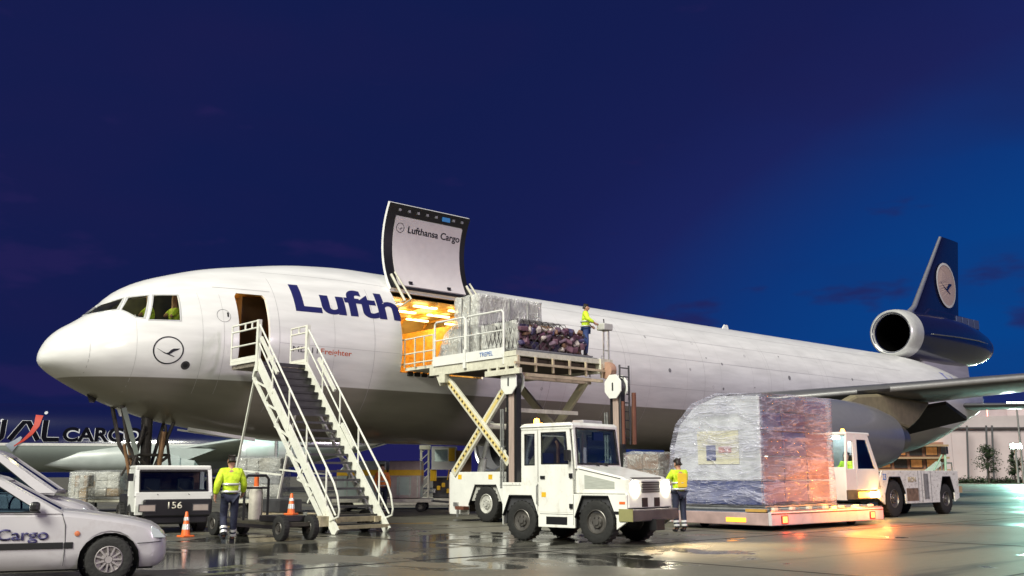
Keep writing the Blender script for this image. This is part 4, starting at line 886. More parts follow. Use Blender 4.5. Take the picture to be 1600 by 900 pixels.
# ------------------------------------------------------------------ main deck loader
lo_ = thing('cargo_loader', 'white scissor lift loader raised to the open cargo door', 'cargo loader', (0, 0, 0))
X0, X1 = 10.6, 14.25
build('deck', MB().b2((X0, -8.55, 4.82), (X1, -4.5, 4.97)), CREAM, lo_)
for i in range(26):
    y = -8.45+i*.153; build('roller', MB().tube([(X0+.12, y, 4.985), (X1-.12, y, 4.985)], .028, 6), GALV, lo_)
for x in (X0+.05, X1-.05): build('deck_beam', MB().b2((x-.06, -8.6, 4.52), (x+.06, -4.4, 4.80)), CREAM, lo_)
build('side_panel', MB().b2((X0-.05, -8.0, 4.80), (X0-.015, -4.62, 5.10)), WHITE, lo_)
flat('lettering', fit_text('TREPEL', .62, .13, .01), pm('sign_blue', (.04, .16, .5), .4), lo_, frameM((X0-.055, -6.95, 4.90), (0, -1, 0), (0, 0, 1)), .003)
mb = MB()
for a, b in ((-8.0, -6.25), (-6.2, -4.65)):
    mb.tube([(X0, b, 5.05), (X0, b, 6.15), (X0, b-.08, 6.22), (X0, a+.08, 6.22), (X0, a, 6.15), (X0, a, 4.6)], .033, 8); mb.tube([(X0, a, 5.62), (X0, b, 5.62)], .022, 8)
mb.b2((X0-.08, -6.30, 4.62), (X0+.02, -6.18, 5.2)); build('guard_rail', mb, WHITE, lo_, smooth=True)
mb = MB()
for a, b, x in ((-4.55, -3.55, X0+.02), (-3.5, -2.35, X0+.06)):
    for z in (5.02, 5.35, 5.85): mb.tube([(x, a, z), (x, b, z)], .026, 8)
    for y in (a, (a+b)/2, b): mb.tube([(x, y, 4.9), (x, y, 5.85)], .026, 8)
build('bridge_rail', mb, CREAM, lo_, smooth=True)
br = build('bridge_plate', MB().b2((X0+.1, -4.5, 4.80), (X1-.3, -2.9, 4.90)), CREAM, lo_)
for i in range(9): build('hazard_mark', MB().box((X0+.25+i*.16, -2.96, 4.92), (.07, .06, .05)), BLACK if i % 2 else YEL, br)
for i in range(5): build('bumper_block', MB().box((X0+.3+i*.3, -2.90, 4.72), (.2, .14, .14)), RUB, br, bevel=.02)
mb = MB(); mb.bar((X0+.15, -4.6, 4.75), (X0+.15, -4.95, 4.2), .22, .16); mb.b2((X0-.02, -5.2, 4.25), (X0+.2, -4.9, 4.6)); build('bridge_hinge', mb, CREAM, lo_, bevel=.02)
# hanging frame under the deck
mb = MB(); zc, zd = 4.36, 4.60
for y in (-7.35, -7.75, -8.15, -8.55): mb.bar((X0, y, 4.55), (X0, y, zc), .09, .07)
mb.bar((X0, -7.2, zc), (X0, -8.75, zc), .10, .16); build('side_frame', mb, CREAM, lo_)
mb = MB()
for i in range(6): x = X0+.05+i*(X1-X0-.1)/5; mb.bar((x, -8.58, 4.82), (x, -8.58, zc+.02), .06, .06)
mb.bar((X0-.1, -8.6, zd), (X1+.1, -8.6, zd), .07, .07, up=(0, 1, 0)); mb.bar((X0+.4, -8.55, zc-.08), (X1, -8.55, zc-.08), .09, .09, up=(0, 1, 0)); mb.bar((X0+.2, -8.0, zc-.05), (X1, -8.0, zc-.05), .2, .14, up=(0, 1, 0)); build('end_frame', mb, pm('end_frame_tan', (.52, .43, .30), .5, var=.25, dirt=.25), lo_)
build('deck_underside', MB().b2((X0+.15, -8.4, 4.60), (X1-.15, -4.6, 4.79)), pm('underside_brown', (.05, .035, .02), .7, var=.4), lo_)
build('end_bumper', MB().lathe([(.01, -.14), (.26, -.12), (.28, 0), (.26, .12), (.01, .14)], (X1+.2, -8.62, 4.62), 'x', 16), pm('bumper_brown', (.42, .25, .18), .6), lo_, smooth=True)
build('end_tray', MB().b2((X1-.1, -8.6, 4.70), (X1+.45, -7.7, 4.98)), CREAM, lo_)
# scissors with hazard marking
for x in (X0+.30, X1-.30):
    for k, (p, q) in enumerate((((x-.09, -5.05, 4.38), (x-.09, -8.05, 1.72)), ((x+.06, -5.25, 1.42), (x+.06, -8.05, 4.30)))):
        a = build('scissor_arm', MB().bar(p, q, .11, .27), CREAM if x < 12 else pm('arm_tan', (.55, .50, .36), .5), lo_, bevel=.02)
        P, Q = Vector(p), Vector(q)
        if x < 12:
            build('hazard_strip', MB().bar(P.lerp(Q, .03)+Vector((-.062, 0, 0)), P.lerp(Q, .97)+Vector((-.062, 0, 0)), .008, .11), pm('pale_yellow', (.72, .58, .22), .45, var=.2), a)
            for i in range(21):
                f = .05+i*.0445
                if k == 1 and .50 < f < .72: continue
                c = P.lerp(Q, f); build('hazard_mark', MB().bar(c+Vector((-.068, 0, 0)), P.lerp(Q, f+.018)+Vector((-.068, 0, 0)), .008, .065), pm('hazard_brown', (.05, .03, .015), .6), a)
build('cross_tube', MB().tube([(X0+.3, -6.65, 2.86), (X1-.3, -6.65, 2.86)], .09, 10), CREAM, lo_, smooth=True)
for y, z in ((-7.7, 3.3), (-7.8, 2.6)): build('cross_tube', MB().bar((X0+.4, y, z), (X1-.3, y, z), .12, .12, up=(0, 1, 0)), CREAM, lo_)
for x in (11.5, 13.3): build('lift_cylinder', MB().tube([(x, -5.9, 1.35), (x, -6.02, 1.9)], .13, 12).tube([(x, -6.02, 1.9), (x, -6.45, 3.0)], .065, 12), GALV, lo_, smooth=True)
# lift masts with octagonal chain plates
for x, y in ((X0+.22, -8.15), (X1+.15, -9.0)):
    mm = build('lift_mast', MB().b2((x-.08, y-.13, .5), (x+.08, y+.10, 3.9)), pm('mast_pink', (.55, .43, .38), .4, .3, var=.2, stretch=(6, 6, .4)), lo_, bevel=.02)
    for dy in (-.19, .17): build('mast_channel', MB().b2((x-.06, y+dy-.05, .5), (x+.12, y+dy+.05, 3.95)), BLACK, mm)
    for dy in (.36, .46): build('hose', MB().tube([(x-.05, y+dy, 1.0), (x-.05, y+dy, 3.3)], .028, 8), GALV, mm, smooth=True)
    for k in range(7): build('rung', MB().bar((x-.05, y+.30, 1.1+k*.22), (x-.05, y+.5, 1.1+k*.22), .03, .03), GALV, mm)
    o8 = [(.37*math.cos(PI/8+PI/4*k)*1.0, .40*math.sin(PI/8+PI/4*k)) for k in range(8)]
    pl = build('chain_plate', MB().prism([(y+a, 4.08+b) for a, b in o8], x-.17, x-.13, 'x').prism([(y+a, 4.08+b) for a, b in o8], x+.13, x+.17, 'x'), WHITE, mm, bevel=.008)
    build('pulley', MB().lathe([(.25, -.1), (.3, -.1), (.26, 0), (.3, .1), (.25, .1)], (x, y, 4.08), 'x', 20), DGREY, pl, smooth=True)
    build('slot', MB().b2((x-.178, y-.03, 3.95), (x-.165, y+.03, 4.2)), DGREY, pl)
# chassis
cx0, cx1 = 10.95, 14.0
ar = [(-6.76+.80*u, .08+w) for u, w in ((-1.0, .42), (-.62, 1.02), (.62, 1.02), (1.0, .42))]
side = [(-10.6, .30), (-10.6, 1.20), (-8.9, 1.20), (-8.9, 1.48), (-5.05, 1.48), (-5.05, .2), (ar[3][0], .2), ar[3], ar[2], ar[1], ar[0], (ar[0][0], .30)]
for x in (cx0, cx1-.06): build('chassis_side', MB().prism(side, x, x+.06, 'x'), WHITE, lo_, bevel=.012)
build('chassis_frame', MB().b2((cx0+.07, -10.5, .62), (cx1-.07, -5.1, 1.44)), pm('chassis_pale', (.45, .45, .42), .5, var=.3), lo_)
build('end_panel', MB().b2((cx0+.03, -5.06, .25), (cx1-.03, -4.98, 1.42)), pm('pinkish_panel', (.55, .46, .42), .5, var=.2, dirt=.5), lo_)
for sx, x in ((-1, cx0+.18), (1, cx1-.18)):
    build('wheel_arch', MB().prism([(a, b) for a, b in ar]+[(ar[0][0], .3)] if False else ar, x-.20, x+.2, 'x') if False else MB().bar((x, ar[1][0], ar[1][1]-.02), (x, ar[2][0], ar[2][1]-.02), .34, .03).bar((x, ar[0][0], ar[0][1]), (x, ar[1][0], ar[1][1]-.02), .34, .03).bar((x, ar[3][0], ar[3][1]), (x, ar[2][0], ar[2][1]-.02), .34, .03), BLACK, lo_)
    for y in (-6.76, -9.9): wheel(lo_, (x, y, .54), .54, .34, RIMW, 'x', .54)
for y in (-5.55, -7.0): build('warning_label', MB().b2((cx0-.006, y-.09, 1.26), (cx0-.001, y+.09, 1.40)), YEL, lo_)
build('tow_eye', MB().box((cx0-.02, -5.4, .5), (.08, .2, .12)).tube([(cx0-.05, -5.5, .5), (cx0-.05, -5.5, .12)], .03, 6).box((cx0-.05, -5.5, .03), (.2, .2, .03)), GALV, lo_)
build('step_box', MB().b2((cx0-.22, -6.0, .35), (cx0, -5.6, .45)), pm('oxide_red', (.14, .05, .03), .7), lo_)
# access ladder and control stand at the far corner
lad = MB()
for dx in (0, .42): lad.tube([(X1+.1+dx, -9.2, 2.3), (X1+.1+dx, -9.2, 4.75)], .03, 8)
for k in range(9): lad.tube([(X1+.1, -9.2, 2.5+k*.27), (X1+.52, -9.2, 2.5+k*.27)], .02, 6)
build('ladder', lad, DGREY, lo_, smooth=True)
build('ladder_guard', MB().tube([(X1+.6, -9.3, 2.3), (X1+.62, -9.3, 3.9)], .07, 8).tube([(X1+.0, -9.4, 2.3), (X1+.0, -9.4, 3.6)], .05, 8), pm('oxide_red', (.14, .05, .03), .7), lo_, smooth=True)
cs = build('control_stand', MB().tube([(X1+.42, -8.25, 4.95), (X1+.38, -8.3, 5.95)], .03, 8).tube([(X1+.55, -8.35, 4.95), (X1+.5, -8.4, 5.95)], .03, 8).tube([(X1+.4, -8.28, 5.3), (X1+.55, -8.38, 5.3)], .02, 6), GALV, lo_, smooth=True)
build('control_box', MB().box((X1+.38, -8.35, 6.05), (.42, .34, .22)), pm('console_grey', (.5, .5, .48), .5), cs, bevel=.03)
build('lever', MB().tube([(X1+.3, -8.4, 6.14), (X1+.26, -8.42, 6.3)], .018, 6), BLACK, cs)
# ------------------------------------------------------------------ white tow tractor in front
tg = thing('tow_tractor', 'white airport tow tractor with headlights on in front of the loader', 'tow tractor', (6.84, -13.65, 0), -1.4505)
TW = .82
def octarch(x, r, zt, z0=.30): return [(x-r, z0), (x-r, .52), (x-r*.62, zt), (x+r*.62, zt), (x+r, .52), (x+r, z0)]
TUGW = pm('tug_white', (.80, .80, .76), .30, var=.10, scale=2, coat=.4, dirt=.42, dcol=(.36, .32, .24), stretch=(1, 1, .6))
ra, fa = octarch(0, .50, .95), octarch(2.0, .52, .96)
low = [(-.52, .34), (-.52, 1.20)]+[(.06, 1.20), (.06, .98), (2.72, .98), (2.80, .94), (2.80, .42)]+fa[::-1]+ra[::-1]
low = [(-.52, .34), (-.52, 1.22), (.06, 1.22), (1.42, 1.22), (1.42, .99), (2.78, .99), (2.78, .46), fa[5], fa[4], fa[3], fa[2], fa[1], fa[0], ra[5], ra[4], ra[3], ra[2], ra[1], ra[0]]
for s in (-1, 1): build('body_side', MB().prism(low, s*TW, s*(TW-.05), 'y'), TUGW, tg, bevel=.012)
build('body_core', MB().b2((-.50, -TW+.06, .62), (2.74, TW-.06, .96)).b2((-.50, -TW+.06, .34), (-.45, TW-.06, 1.2)).b2((.5, -TW+.06, .3), (1.45, TW-.06, .6)), DGREY, tg)
build('rear_deck', MB().b2((-.51, -TW+.02, 1.17), (.2, TW-.02, 1.215)), TUGW, tg, bevel=.01)
for s in (-1, 1):
    for x, r in ((0, .42), (2.0, .44)): wheel(tg, (x, s*(TW-.15), r), r, .27, RIMD, 'y', .56, bolts=6)
    for A in (ra, fa): build('arch_liner', MB().bar((A[2][0], s*(TW-.13), A[2][1]-.01), (A[3][0], s*(TW-.13), A[3][1]-.01), .28, .02).bar((A[1][0], s*(TW-.13), A[1][1]), (A[2][0], s*(TW-.13), A[2][1]), .28, .02).bar((A[4][0], s*(TW-.13), A[4][1]), (A[3][0], s*(TW-.13), A[3][1]), .28, .02), BLACK, tg)
    build('step_recess', MB().b2((.72, s*(TW+.002), .36), (1.28, s*(TW-.03), .52)), BLACK, tg)
# cab: pillars, roof, doors and glazing
CZ0, CZ1 = 1.20, 2.42
build('cab_roof', MB().prism([(.02, CZ1-.10), (.0, CZ1), (.1, CZ1+.05), (1.36, CZ1+.05), (1.44, CZ1), (1.44, CZ1-.10)], -TW, TW, 'y'), TUGW, tg, bevel=.025)
build('roof_vent', MB().b2((1.0, -.25, CZ1+.05), (1.3, .45, CZ1+.12)), pm('vent_grey', (.35, .34, .36), .5), tg, bevel=.02)
for s in (-1, 1):
    y = s*TW; yi = s*(TW-.05)
    # door leaf with a real window opening, quarter panel behind it
    build('quarter_panel', MB().frame([(.03, CZ0), (.03, CZ1-.1), (.49, CZ1-.1), (.49, CZ0)], [(.12, 1.58), (.12, 2.25), (.41, 2.25), (.41, 1.58)], y, yi, 'y'), TUGW, tg, bevel=.012)
    dr = build('door', MB().frame([(.51, .60), (.51, CZ1-.1), (1.36, CZ1-.1), (1.44, 1.60), (1.44, .60)], [(.59, 1.60), (.59, 2.27), (1.27, 2.27), (1.33, 1.62), (1.33, 1.60)], y+s*.004, yi, 'y'), TUGW, tg, bevel=.012)
    build('handle', MB().b2((.58, y+s*.004, 1.30), (.70, y+s*.03, 1.36)), BLACK, dr)
    for z in (.70, 1.32): build('hinge', MB().b2((1.36, y+s*.004, z), (1.44, y+s*.035, z+.09)), BLACK, dr)
    build('window_pane', MB().b2((.59, y-s*.02, 1.60), (1.33, y-s*.026, 2.27)), GLASS, dr)
    build('window_pane', MB().b2((.12, y-s*.02, 1.58), (.41, y-s*.026, 2.25)), GLASS, tg)
    for pp in ([(.59, 1.60), (.59, 2.27), (1.27, 2.27), (1.33, 1.60)],):
        build('window_seal', MB().frame(pp, [(.61, 1.62), (.61, 2.25), (1.26, 2.25), (1.31, 1.62)], y+s*.006, y-s*.01, 'y'), BLACK, dr)
    build('window_seal', MB().frame([(.12, 1.58), (.12, 2.25), (.41, 2.25), (.41, 1.58)], [(.14, 1.60), (.14, 2.23), (.39, 2.23), (.39, 1.60)], y+s*.003, y-s*.01, 'y'), BLACK, tg)
def ws(y, z): return (1.50-(z-1.55)*.10, y, z)
WSo = [(-TW+.01, 1.50), (TW-.01, 1.50), (TW-.03, CZ1), (-TW+.03, CZ1)]; WSi = [(-TW+.09, 1.60), (TW-.09, 1.60), (TW-.12, CZ1-.08), (-TW+.12, CZ1-.08)]
def wsframe(A, B, dx, th, mat, name, par):
    mb = MB(); mb.frame(A, B, 0, th, 'x'); mb.v = [(ws(v[1], v[2])[0]+v[0]+dx, v[1], v[2]) for v in mb.v]; return build(name, mb, mat, par, bevel=.008)
wf = wsframe(WSo, WSi, -.03, .045, TUGW, 'windscreen_frame', tg)
WSs = [(a*.965, b+(.02 if b < 2 else -.02)) for a, b in WSi]
wsframe([(a*1.03, b+(-.02 if b < 2 else .02)) for a, b in WSi], WSs, .008, .02, BLACK, 'windscreen_seal', wf)
mb = MB(); mb.add([ws(*p) for p in WSi], [(0, 1, 2, 3)]); build('windscreen', mb, GLASS, wf)
for y in (-.02, .28): build('wiper', MB().tube([(1.54, y, 1.56), (1.535, y-.20, 1.62)], .012, 6).tube([(1.535, y-.42, 1.63), (1.535, y-.02, 1.615)], .01, 5), BLACK, wf)
build('cab_back', MB().frame([(-TW+.06, CZ0), (TW-.06, CZ0), (TW-.06, CZ1-.1), (-TW+.06, CZ1-.1)], [(-TW+.16, 1.55), (TW-.16, 1.55), (TW-.16, 2.25), (-TW+.16, 2.25)], .04, .08, 'x'), TUGW, tg)
build('dashboard', MB().prism([(1.15, 1.0), (1.15, 1.52), (1.48, 1.52), (1.48, 1.0)], -TW+.07, TW-.07, 'y'), DGREY, tg, bevel=.04)
for y in (-.38, .38): build('seat', MB().box((.55, y, 1.15), (.5, .46, .14)).box((.36, y, 1.52), (.12, .46, .66)), pm('seat_blue', (.03, .045, .12), .7, var=.3), tg, bevel=.05)
build('steering_wheel', MB().tube([(1.02+.05*math.cos(a), -.38+.19*math.cos(a+PI/2), 1.58+.17*math.sin(a+PI/2)) for a in [2*PI*k/20 for k in range(20)]], .016, 6, closed=True).tube([(1.02, -.38, 1.58), (1.2, -.38, 1.4)], .025, 6), BLACK, tg)
build('sun_visor', MB().box((1.30, .25, 2.2), (.05, .34, .18)), pm('visor_blue', (.02, .03, .12), .6), tg)
build('paper', MB().box((1.38, -.32, 1.78), (.01, .10, .34)), pm('paper', (.8, .8, .78), .7), tg)
for s in (-1, 1):
    y = s*(TW+.001)
    build('grab_rail', MB().tube([(.50, y, .75), (.50, y+s*.05, .78), (.50, y+s*.05, 1.15), (.50, y, 1.18)], .012, 6), GALV, tg, smooth=True)
    for x0, z0, x1, z1 in ((.49, .62, .49, 1.20), (1.45, .36, 1.45, .98), (-.50, 1.16, .03, 1.16), (.55, .575, 1.43, .575)): build('shut_line', MB().bar((x0, y, z0), (x1, y, z1), .007, .007), DGREY, tg)
    build('side_reflector', MB().b2((2.60, y-.004, .80), (2.74, y+.006, .85)), ORANGE, tg)
    build('rear_lamp', MB().b2((-.535, s*(TW-.28), .95), (-.518, s*(TW-.08), 1.08)), pm('dull_red', (.3, .02, .015), .4), tg)
    for k in range(5): build('bolt', MB().box((1.40, y+s*.004, .70+k*.05), (.015, .012, .015)) if k < 2 else MB().box((-.42+k*.10, y+s*.003, 1.19), (.014, .01, .014)), MGREY, tg)
    build('rub_strip', MB().b2((2.46, y-.006, .60), (2.79, y+.012, .66)), BLACK, tg)
build('gutter', MB().tube([(.02, -TW-.01, CZ1-.02), (1.42, -TW-.01, CZ1-.02)], .014, 6), TUGW, tg)
build('exhaust_stack', MB().tube([(-.1, .62, 1.2), (-.1, .62, 2.05), (-.16, .62, 2.14)], .04, 10), pm('exhaust_rust', (.14, .07, .04), .7, .4, var=.4), tg, smooth=True)
build('hose', MB().tube([(-.3, -.3, 1.22), (-.34, -.1, 1.34), (-.25, .2, 1.30), (-.3, .4, 1.22)], .022, 8), BLACK, tg, smooth=True)
build('warning_label', MB().b2((.60, -TW-.008, .92), (.72, -TW-.004, 1.02)), YEL, tg)
# bonnet and front
bon = [(1.42, .99), (1.42, 1.56), (1.52, 1.56), (2.62, 1.34), (2.74, 1.28), (2.78, .99)]
build('bonnet', MB().prism(bon, -TW+.06, TW-.06, 'y'), TUGW, tg, bevel=.03)
for s in (-1, 1): build('side_vent', MB().prism([(1.70, 1.10), (1.70, 1.38), (2.45, 1.24), (2.45, 1.10)], s*(TW-.06), s*(TW-.052), 'y'), pm('vent_pale', (.42, .44, .40), .5, var=.3, stretch=(1, 1, 30)), tg)
for s in (-1, 1): build('shut_line', MB().bar((1.55, s*(TW-.055), 1.50), (2.60, s*(TW-.055), 1.30), .006, .012).bar((1.47, s*(TW-.055), 1.0), (1.47, s*(TW-.055), 1.52), .006, .012), DGREY, tg)
build('nose_panel', MB().b2((2.70, -TW+.05, .72), (2.80, TW-.05, 1.29)), TUGW, tg, bevel=.02)
build('number_plate_bar', MB().b2((2.60, -.52, 1.27), (2.72, .52, 1.325)), pm('badge_strip', (.10, .09, .08), .5), tg)
gr = build('grille', MB().b2((2.795, -.32, 1.02), (2.812, .32, 1.24)), BLACK, tg)
for k in range(4): build('grille_bar', MB().b2((2.812, -.31, 1.045+k*.05), (2.822, .31, 1.06+k*.05)), MGREY, gr)
for y in (-.32, .12): build('air_slot', MB().b2((2.795, y, .74), (2.81, y+.20, .92)), BLACK, tg)
HL = pm('headlight_lens', (1, .95, .8), .3, emit=70, ecol=(1, .90, .66))
for y in (-.56, .56):
    h = build('headlight', MB().lathe([(.001, .05), (.10, .04), (.125, 0), (.14, -.05)], (2.80, y, 1.12), 'x', 20), HL, tg, smooth=True)
    lamp('SPOT', (2.95, y, 1.12), 900, (1, .72, .38), .06, (4.6, y, 0), 95, .8, parent=tg)
build('front_bumper', MB().b2((2.62, -TW-.02, .46), (2.92, TW+.02, .70)), pm('bumper_grey', (.085, .075, .08), .5, var=.3), tg, bevel=.03)
build('tow_pin', MB().b2((2.85, -.15, .28), (3.02, .15, .5)), BLACK, tg)
build('bumper_end', MB().b2((2.60, -TW-.025, .47), (2.93, -TW-.005, .71)), pm('bumper_end_olive', (.28, .27, .12), .5), tg)
for s in (-1,): build('mirror', MB().box((1.38, s*(TW+.10), 1.78), (.07, .16, .22)).tube([(1.38, s*TW, 1.66), (1.38, s*(TW+.1), 1.7)], .012, 6), BLACK, tg, bevel=.02)
bc = build('beacon', MB().lathe([(.065, 0), (.065, .07), (.05, .12), (.001, .13)], (.25, -.55, CZ1+.05), 'z', 14), pm('amber_lens', (1, .35, .03), .3, emit=14, ecol=(1, .38, .04)), tg, smooth=True)
lamp('POINT', (.25, -.55, CZ1+.30), 16, (1, .42, .06), .06, parent=tg)
# ------------------------------------------------------------------ low pallet dolly with red markers
dl = thing('pallet_dolly', 'low white pallet dolly with glowing red marker lamps', 'dolly', (12.72, -15.55, 0))
DLEN, DWID = 5.5, 3.25
DOLW = pm('dolly_white', (.55, .52, .54), .42, var=.1, dirt=.3, dcol=(.2, .15, .14), scale=2)
build('frame', MB().b2((0, 0, .13), (DLEN, .10, .46)).b2((0, DWID-.1, .13), (DLEN, DWID, .46)).b2((DLEN-.1, .1, .13), (DLEN, DWID-.1, .46)), DOLW, dl, bevel=.02)
build('end_beam', MB().b2((0, .1, .13), (.10, DWID-.1, .44)), pm('dolly_pink', (.42, .30, .29), .45, var=.2), dl, bevel=.02)
build('deck_tray', MB().b2((.1, .1, .38), (DLEN-.1, DWID-.1, .46)), pm('tray_blue', (.16, .19, .25), .4, .3), dl)
build('side_groove', MB().b2((-.004, -.004, .40), (DLEN, .0, .425)), pm('groove_brown', (.09, .05, .03), .7), dl)
build('side_rail', MB().b2((.02, .02, .46), (DLEN-.02, .07, .50)), GALV, dl)
for i in range(12): build('roller', MB().tube([(.25+i*.44, .2, .51), (.25+i*.44, DWID-.2, .51)], .035, 8), GALV, dl, smooth=True)
for i in range(7): build('pallet_lock', MB().box((.3+i*.78, .10, .53), (.16, .10, .07)), CREAM, dl, bevel=.01)
REDL = pm('red_lens', (1, .05, .02), .3, emit=16, ecol=(1, .05, .015))
AMBL2 = pm('amber_lens', (1, .35, .03), .3, emit=14, ecol=(1, .38, .04))
AMBL = pm('amber_marker', (1, .4, .05), .4, emit=1.6, ecol=(1, .35, .03))
for x in (.55, 4.85):
    r = build('marker_lamp', MB().b2((x-.11, -.035, .19), (x+.11, -.003, .35)), REDL, dl, bevel=.01)
    build('lamp_housing', MB().frame([(x-.13, .17), (x-.13, .37), (x+.13, .37), (x+.13, .17)], [(x-.11, .19), (x-.11, .35), (x+.11, .35), (x+.11, .19)], -.03, -.001, 'y'), pm('housing_red', (.3, .02, .015), .5), r)
    lamp('POINT', (x, -.40, .45), 70 if x > 2 else 14, (1, .13, .03), .08, parent=dl)
for x in (2.9, 3.9):  # amber lamps added to the rail to throw orange onto the film
    build('added_amber_lamp', MB().b2((x-.09, -.03, .47), (x+.09, .02, .55)), AMBL2, dl, bevel=.01); lamp('POINT', (x, -.60, 1.05), 120, (1, .30, .04), .08, parent=dl)
build('amber_plate', MB().b2((-.012, .75, .20), (-.001, 1.35, .31)), AMBL, dl)
build('reflector', MB().b2((-.012, .15, .46), (.06, .75, .53)), pm('ochre_plate', (.5, .30, .08), .5), dl)
for x in (1.0, 4.5):
    for y in (.45, DWID-.45): wheel(dl, (x, y, .19), .19, .14, RIMD, 'y', .5)
build('draw_bar', MB().bar((DLEN, 1.3, .28), (DLEN+1.4, 1.62, .30), .09, .09).bar((DLEN, 1.95, .28), (DLEN+1.4, 1.62, .30), .09, .09), DGREY, dl)
# ------------------------------------------------------------------ long flat tractor behind the dolly
ft = thing('flatbed_tractor', 'long scuffed white tractor with slanted cab and amber front lights', 'tow tractor', (26.6, -12.55, 0), math.radians(181.5))
FW = .95
fr_, rr_ = 3.9, 0.
def arch2(x, r): return [(x-r, .42), (x-r*.95, .75), (x-r*.5, 1.30), (x+r*.5, 1.30), (x+r*.95, .75), (x+r, .42)]
A1, A0 = arch2(fr_, .74), arch2(rr_, .62)
sidep = [(-1.0, .55), (-1.0, 1.50), (4.75, 1.50), (5.1, .95), (5.1, .62), A1[5], A1[4], A1[3], A1[2], A1[1], A1[0], A0[5], A0[4], A0[3], A0[2], A0[1], A0[0]]
for s in (-1, 1): build('body_side', MB().prism(sidep, s*FW, s*(FW-.05), 'y'), WORN, ft, bevel=.012)
build('load_deck', MB().b2((-.98, -FW+.06, 1.36), (4.7, FW-.06, 1.46)), DGREY, ft)
build('chassis', MB().b2((-.9, -FW+.1, .5), (5.0, FW-.1, .8)).b2((-1.0, -FW+.06, .55), (-.94, FW-.06, 1.45)), BLACK, ft)
for x in (1.25, 1.95, 2.2): build('body_seam', MB().b2((x-.008, FW-.002, .45), (x+.008, FW+.006, 1.49)), DGREY, ft)
build('tool_panel', MB().b2((1.45, FW-.002, .55), (1.8, FW+.008, 1.4)), pm('grey_panel', (.22, .22, .22), .5, var=.4, dirt=.7), ft)
build('oxide_panel', MB().b2((2.25, FW-.002, .50), (3.1, FW+.007, .92)), pm('rusty_panel', (.20, .13, .09), .7, var=.6, scale=6, dirt=.6), ft)
flat('lettering', fit_text('IRON', .55, .17, .015), pm('faded_ochre', (.42, .34, .2), .6, var=.4), ft, frameM((2.95, FW+.004, 1.12), (-1, 0, 0), (0, 0, 1)), .004)
for s in (-1, 1):
    wheel(ft, (fr_, s*(FW-.2), .60), .60, .36, RIMD, 'y', .5); wheel(ft, (rr_, s*(FW-.2), .52), .52, .34, RIMD, 'y', .5)
    for A in (A1, A0): build('mudguard', MB().bar((A[2][0], s*(FW-.16), A[2][1]-.01), (A[3][0], s*(FW-.16), A[3][1]-.01), .34, .02).bar((A[1][0], s*(FW-.16), A[1][1]), (A[2][0], s*(FW-.16), A[2][1]), .34, .02).bar((A[4][0], s*(FW-.16), A[4][1]), (A[3][0], s*(FW-.16), A[3][1]), .34, .02), BLACK, ft)
cabp = [(4.85, .90), (4.85, 1.50), (5.45, 2.62), (6.9, 2.62), (7.05, 1.6), (7.05, .90)]
cwin = [(5.22, 1.62), (5.68, 2.45), (6.28, 2.45), (6.28, 1.62)]
for s in (-1, 1):
    y = s*FW; d = build('cab_door', MB().frame([(4.85, .9), (5.0, 1.55), (5.55, 2.6), (6.4, 2.6), (6.4, .9)][0:5], [(5.15, 1.55), (5.24, 1.64), (5.68, 2.45), (6.28, 2.45), (6.28, 1.55)], y, y-s*.05, 'y'), WHITE, ft, bevel=.012)
    build('window_pane', MB().prism([(5.15, 1.55), (5.68, 2.45), (6.28, 2.45), (6.28, 1.55)], y-s*.02, y-s*.026, 'y'), glassm('pale_glass', (.45, .6, .68), .5), d)
    fp = build('cab_side', MB().frame([(6.42, .9), (6.42, 2.6), (6.9, 2.6), (7.05, 1.6), (7.05, .9)], [(6.52, 1.55), (6.52, 2.4), (6.82, 2.4), (6.94, 1.7), (6.94, 1.55)], y, y-s*.05, 'y'), WHITE, ft, bevel=.012)
    build('lower_panel', MB().b2((4.9, y-s*.01, .62), (7.05, y-s*.05, .9)), DGREY, ft)
build('cab_roof', MB().b2((5.42, -FW, 2.58), (6.92, FW, 2.68)), WHITE, ft, bevel=.03)
build('cab_rear', MB().prism([(4.84, .9), (4.84, 1.5), (5.44, 2.6), (5.50, 2.6), (4.90, 1.5), (4.90, .9)], -FW+.06, FW-.06, 'y'), WHITE, ft)
build('cab_front', MB().b2((7.0, -FW+.02, .6), (7.06, FW-.02, 1.6)), WHITE, ft)
build('windscreen', MB().prism([(7.03, 1.6), (6.89, 2.58), (6.87, 2.58), (7.0, 1.6)], -FW+.08, FW-.08, 'y'), GLASS, ft)
build('seat', MB().box((5.75, .3, 1.3), (.5, .5, .2)).box((5.5, .3, 1.7), (.14, .5, .7)), DGREY, ft, bevel=.05)
build('cab_lamp', MB().box((6.0, .1, 2.52), (.2, .2, .04)), pm('cab_lamp', (1, 1, .95), .4, emit=12, ecol=(.85, .95, 1)), ft)
lamp('POINT', (6.0, .1, 2.35), 25, (.8, .92, 1), .1, parent=ft)
flat('lettering', fit_text('23', .24, .22, .02), pm('sign_blue', (.04, .16, .5)), ft, frameM((5.02, FW+.002, 1.15), (-1, 0, 0), (0, 0, 1)), .004) if False else flat('lettering', fit_text('23', .24, .20, .02), pm('sign_blue', (.04, .16, .5)), ft, frameM((4.72, FW+.002, 1.2), (-1, 0, 0), (0, 0, 1)), .004)
for a, b, m, nm in ((5.05, 5.62, pm('hot_amber', (1, .6, .2), .3, emit=22, ecol=(1, .58, .16)), 'side_lamp'), (5.66, 6.35, pm('amber_strip', (1, .4, .04), .3, emit=5, ecol=(1, .42, .05)), 'amber_strip')):
    build(nm, MB().b2((a, FW-.005, .66), (b, FW+.04, .84)), m, ft, bevel=.01)
lamp('POINT', (5.3, FW+.25, .75), 30, (1, .48, .10), .08, parent=ft)
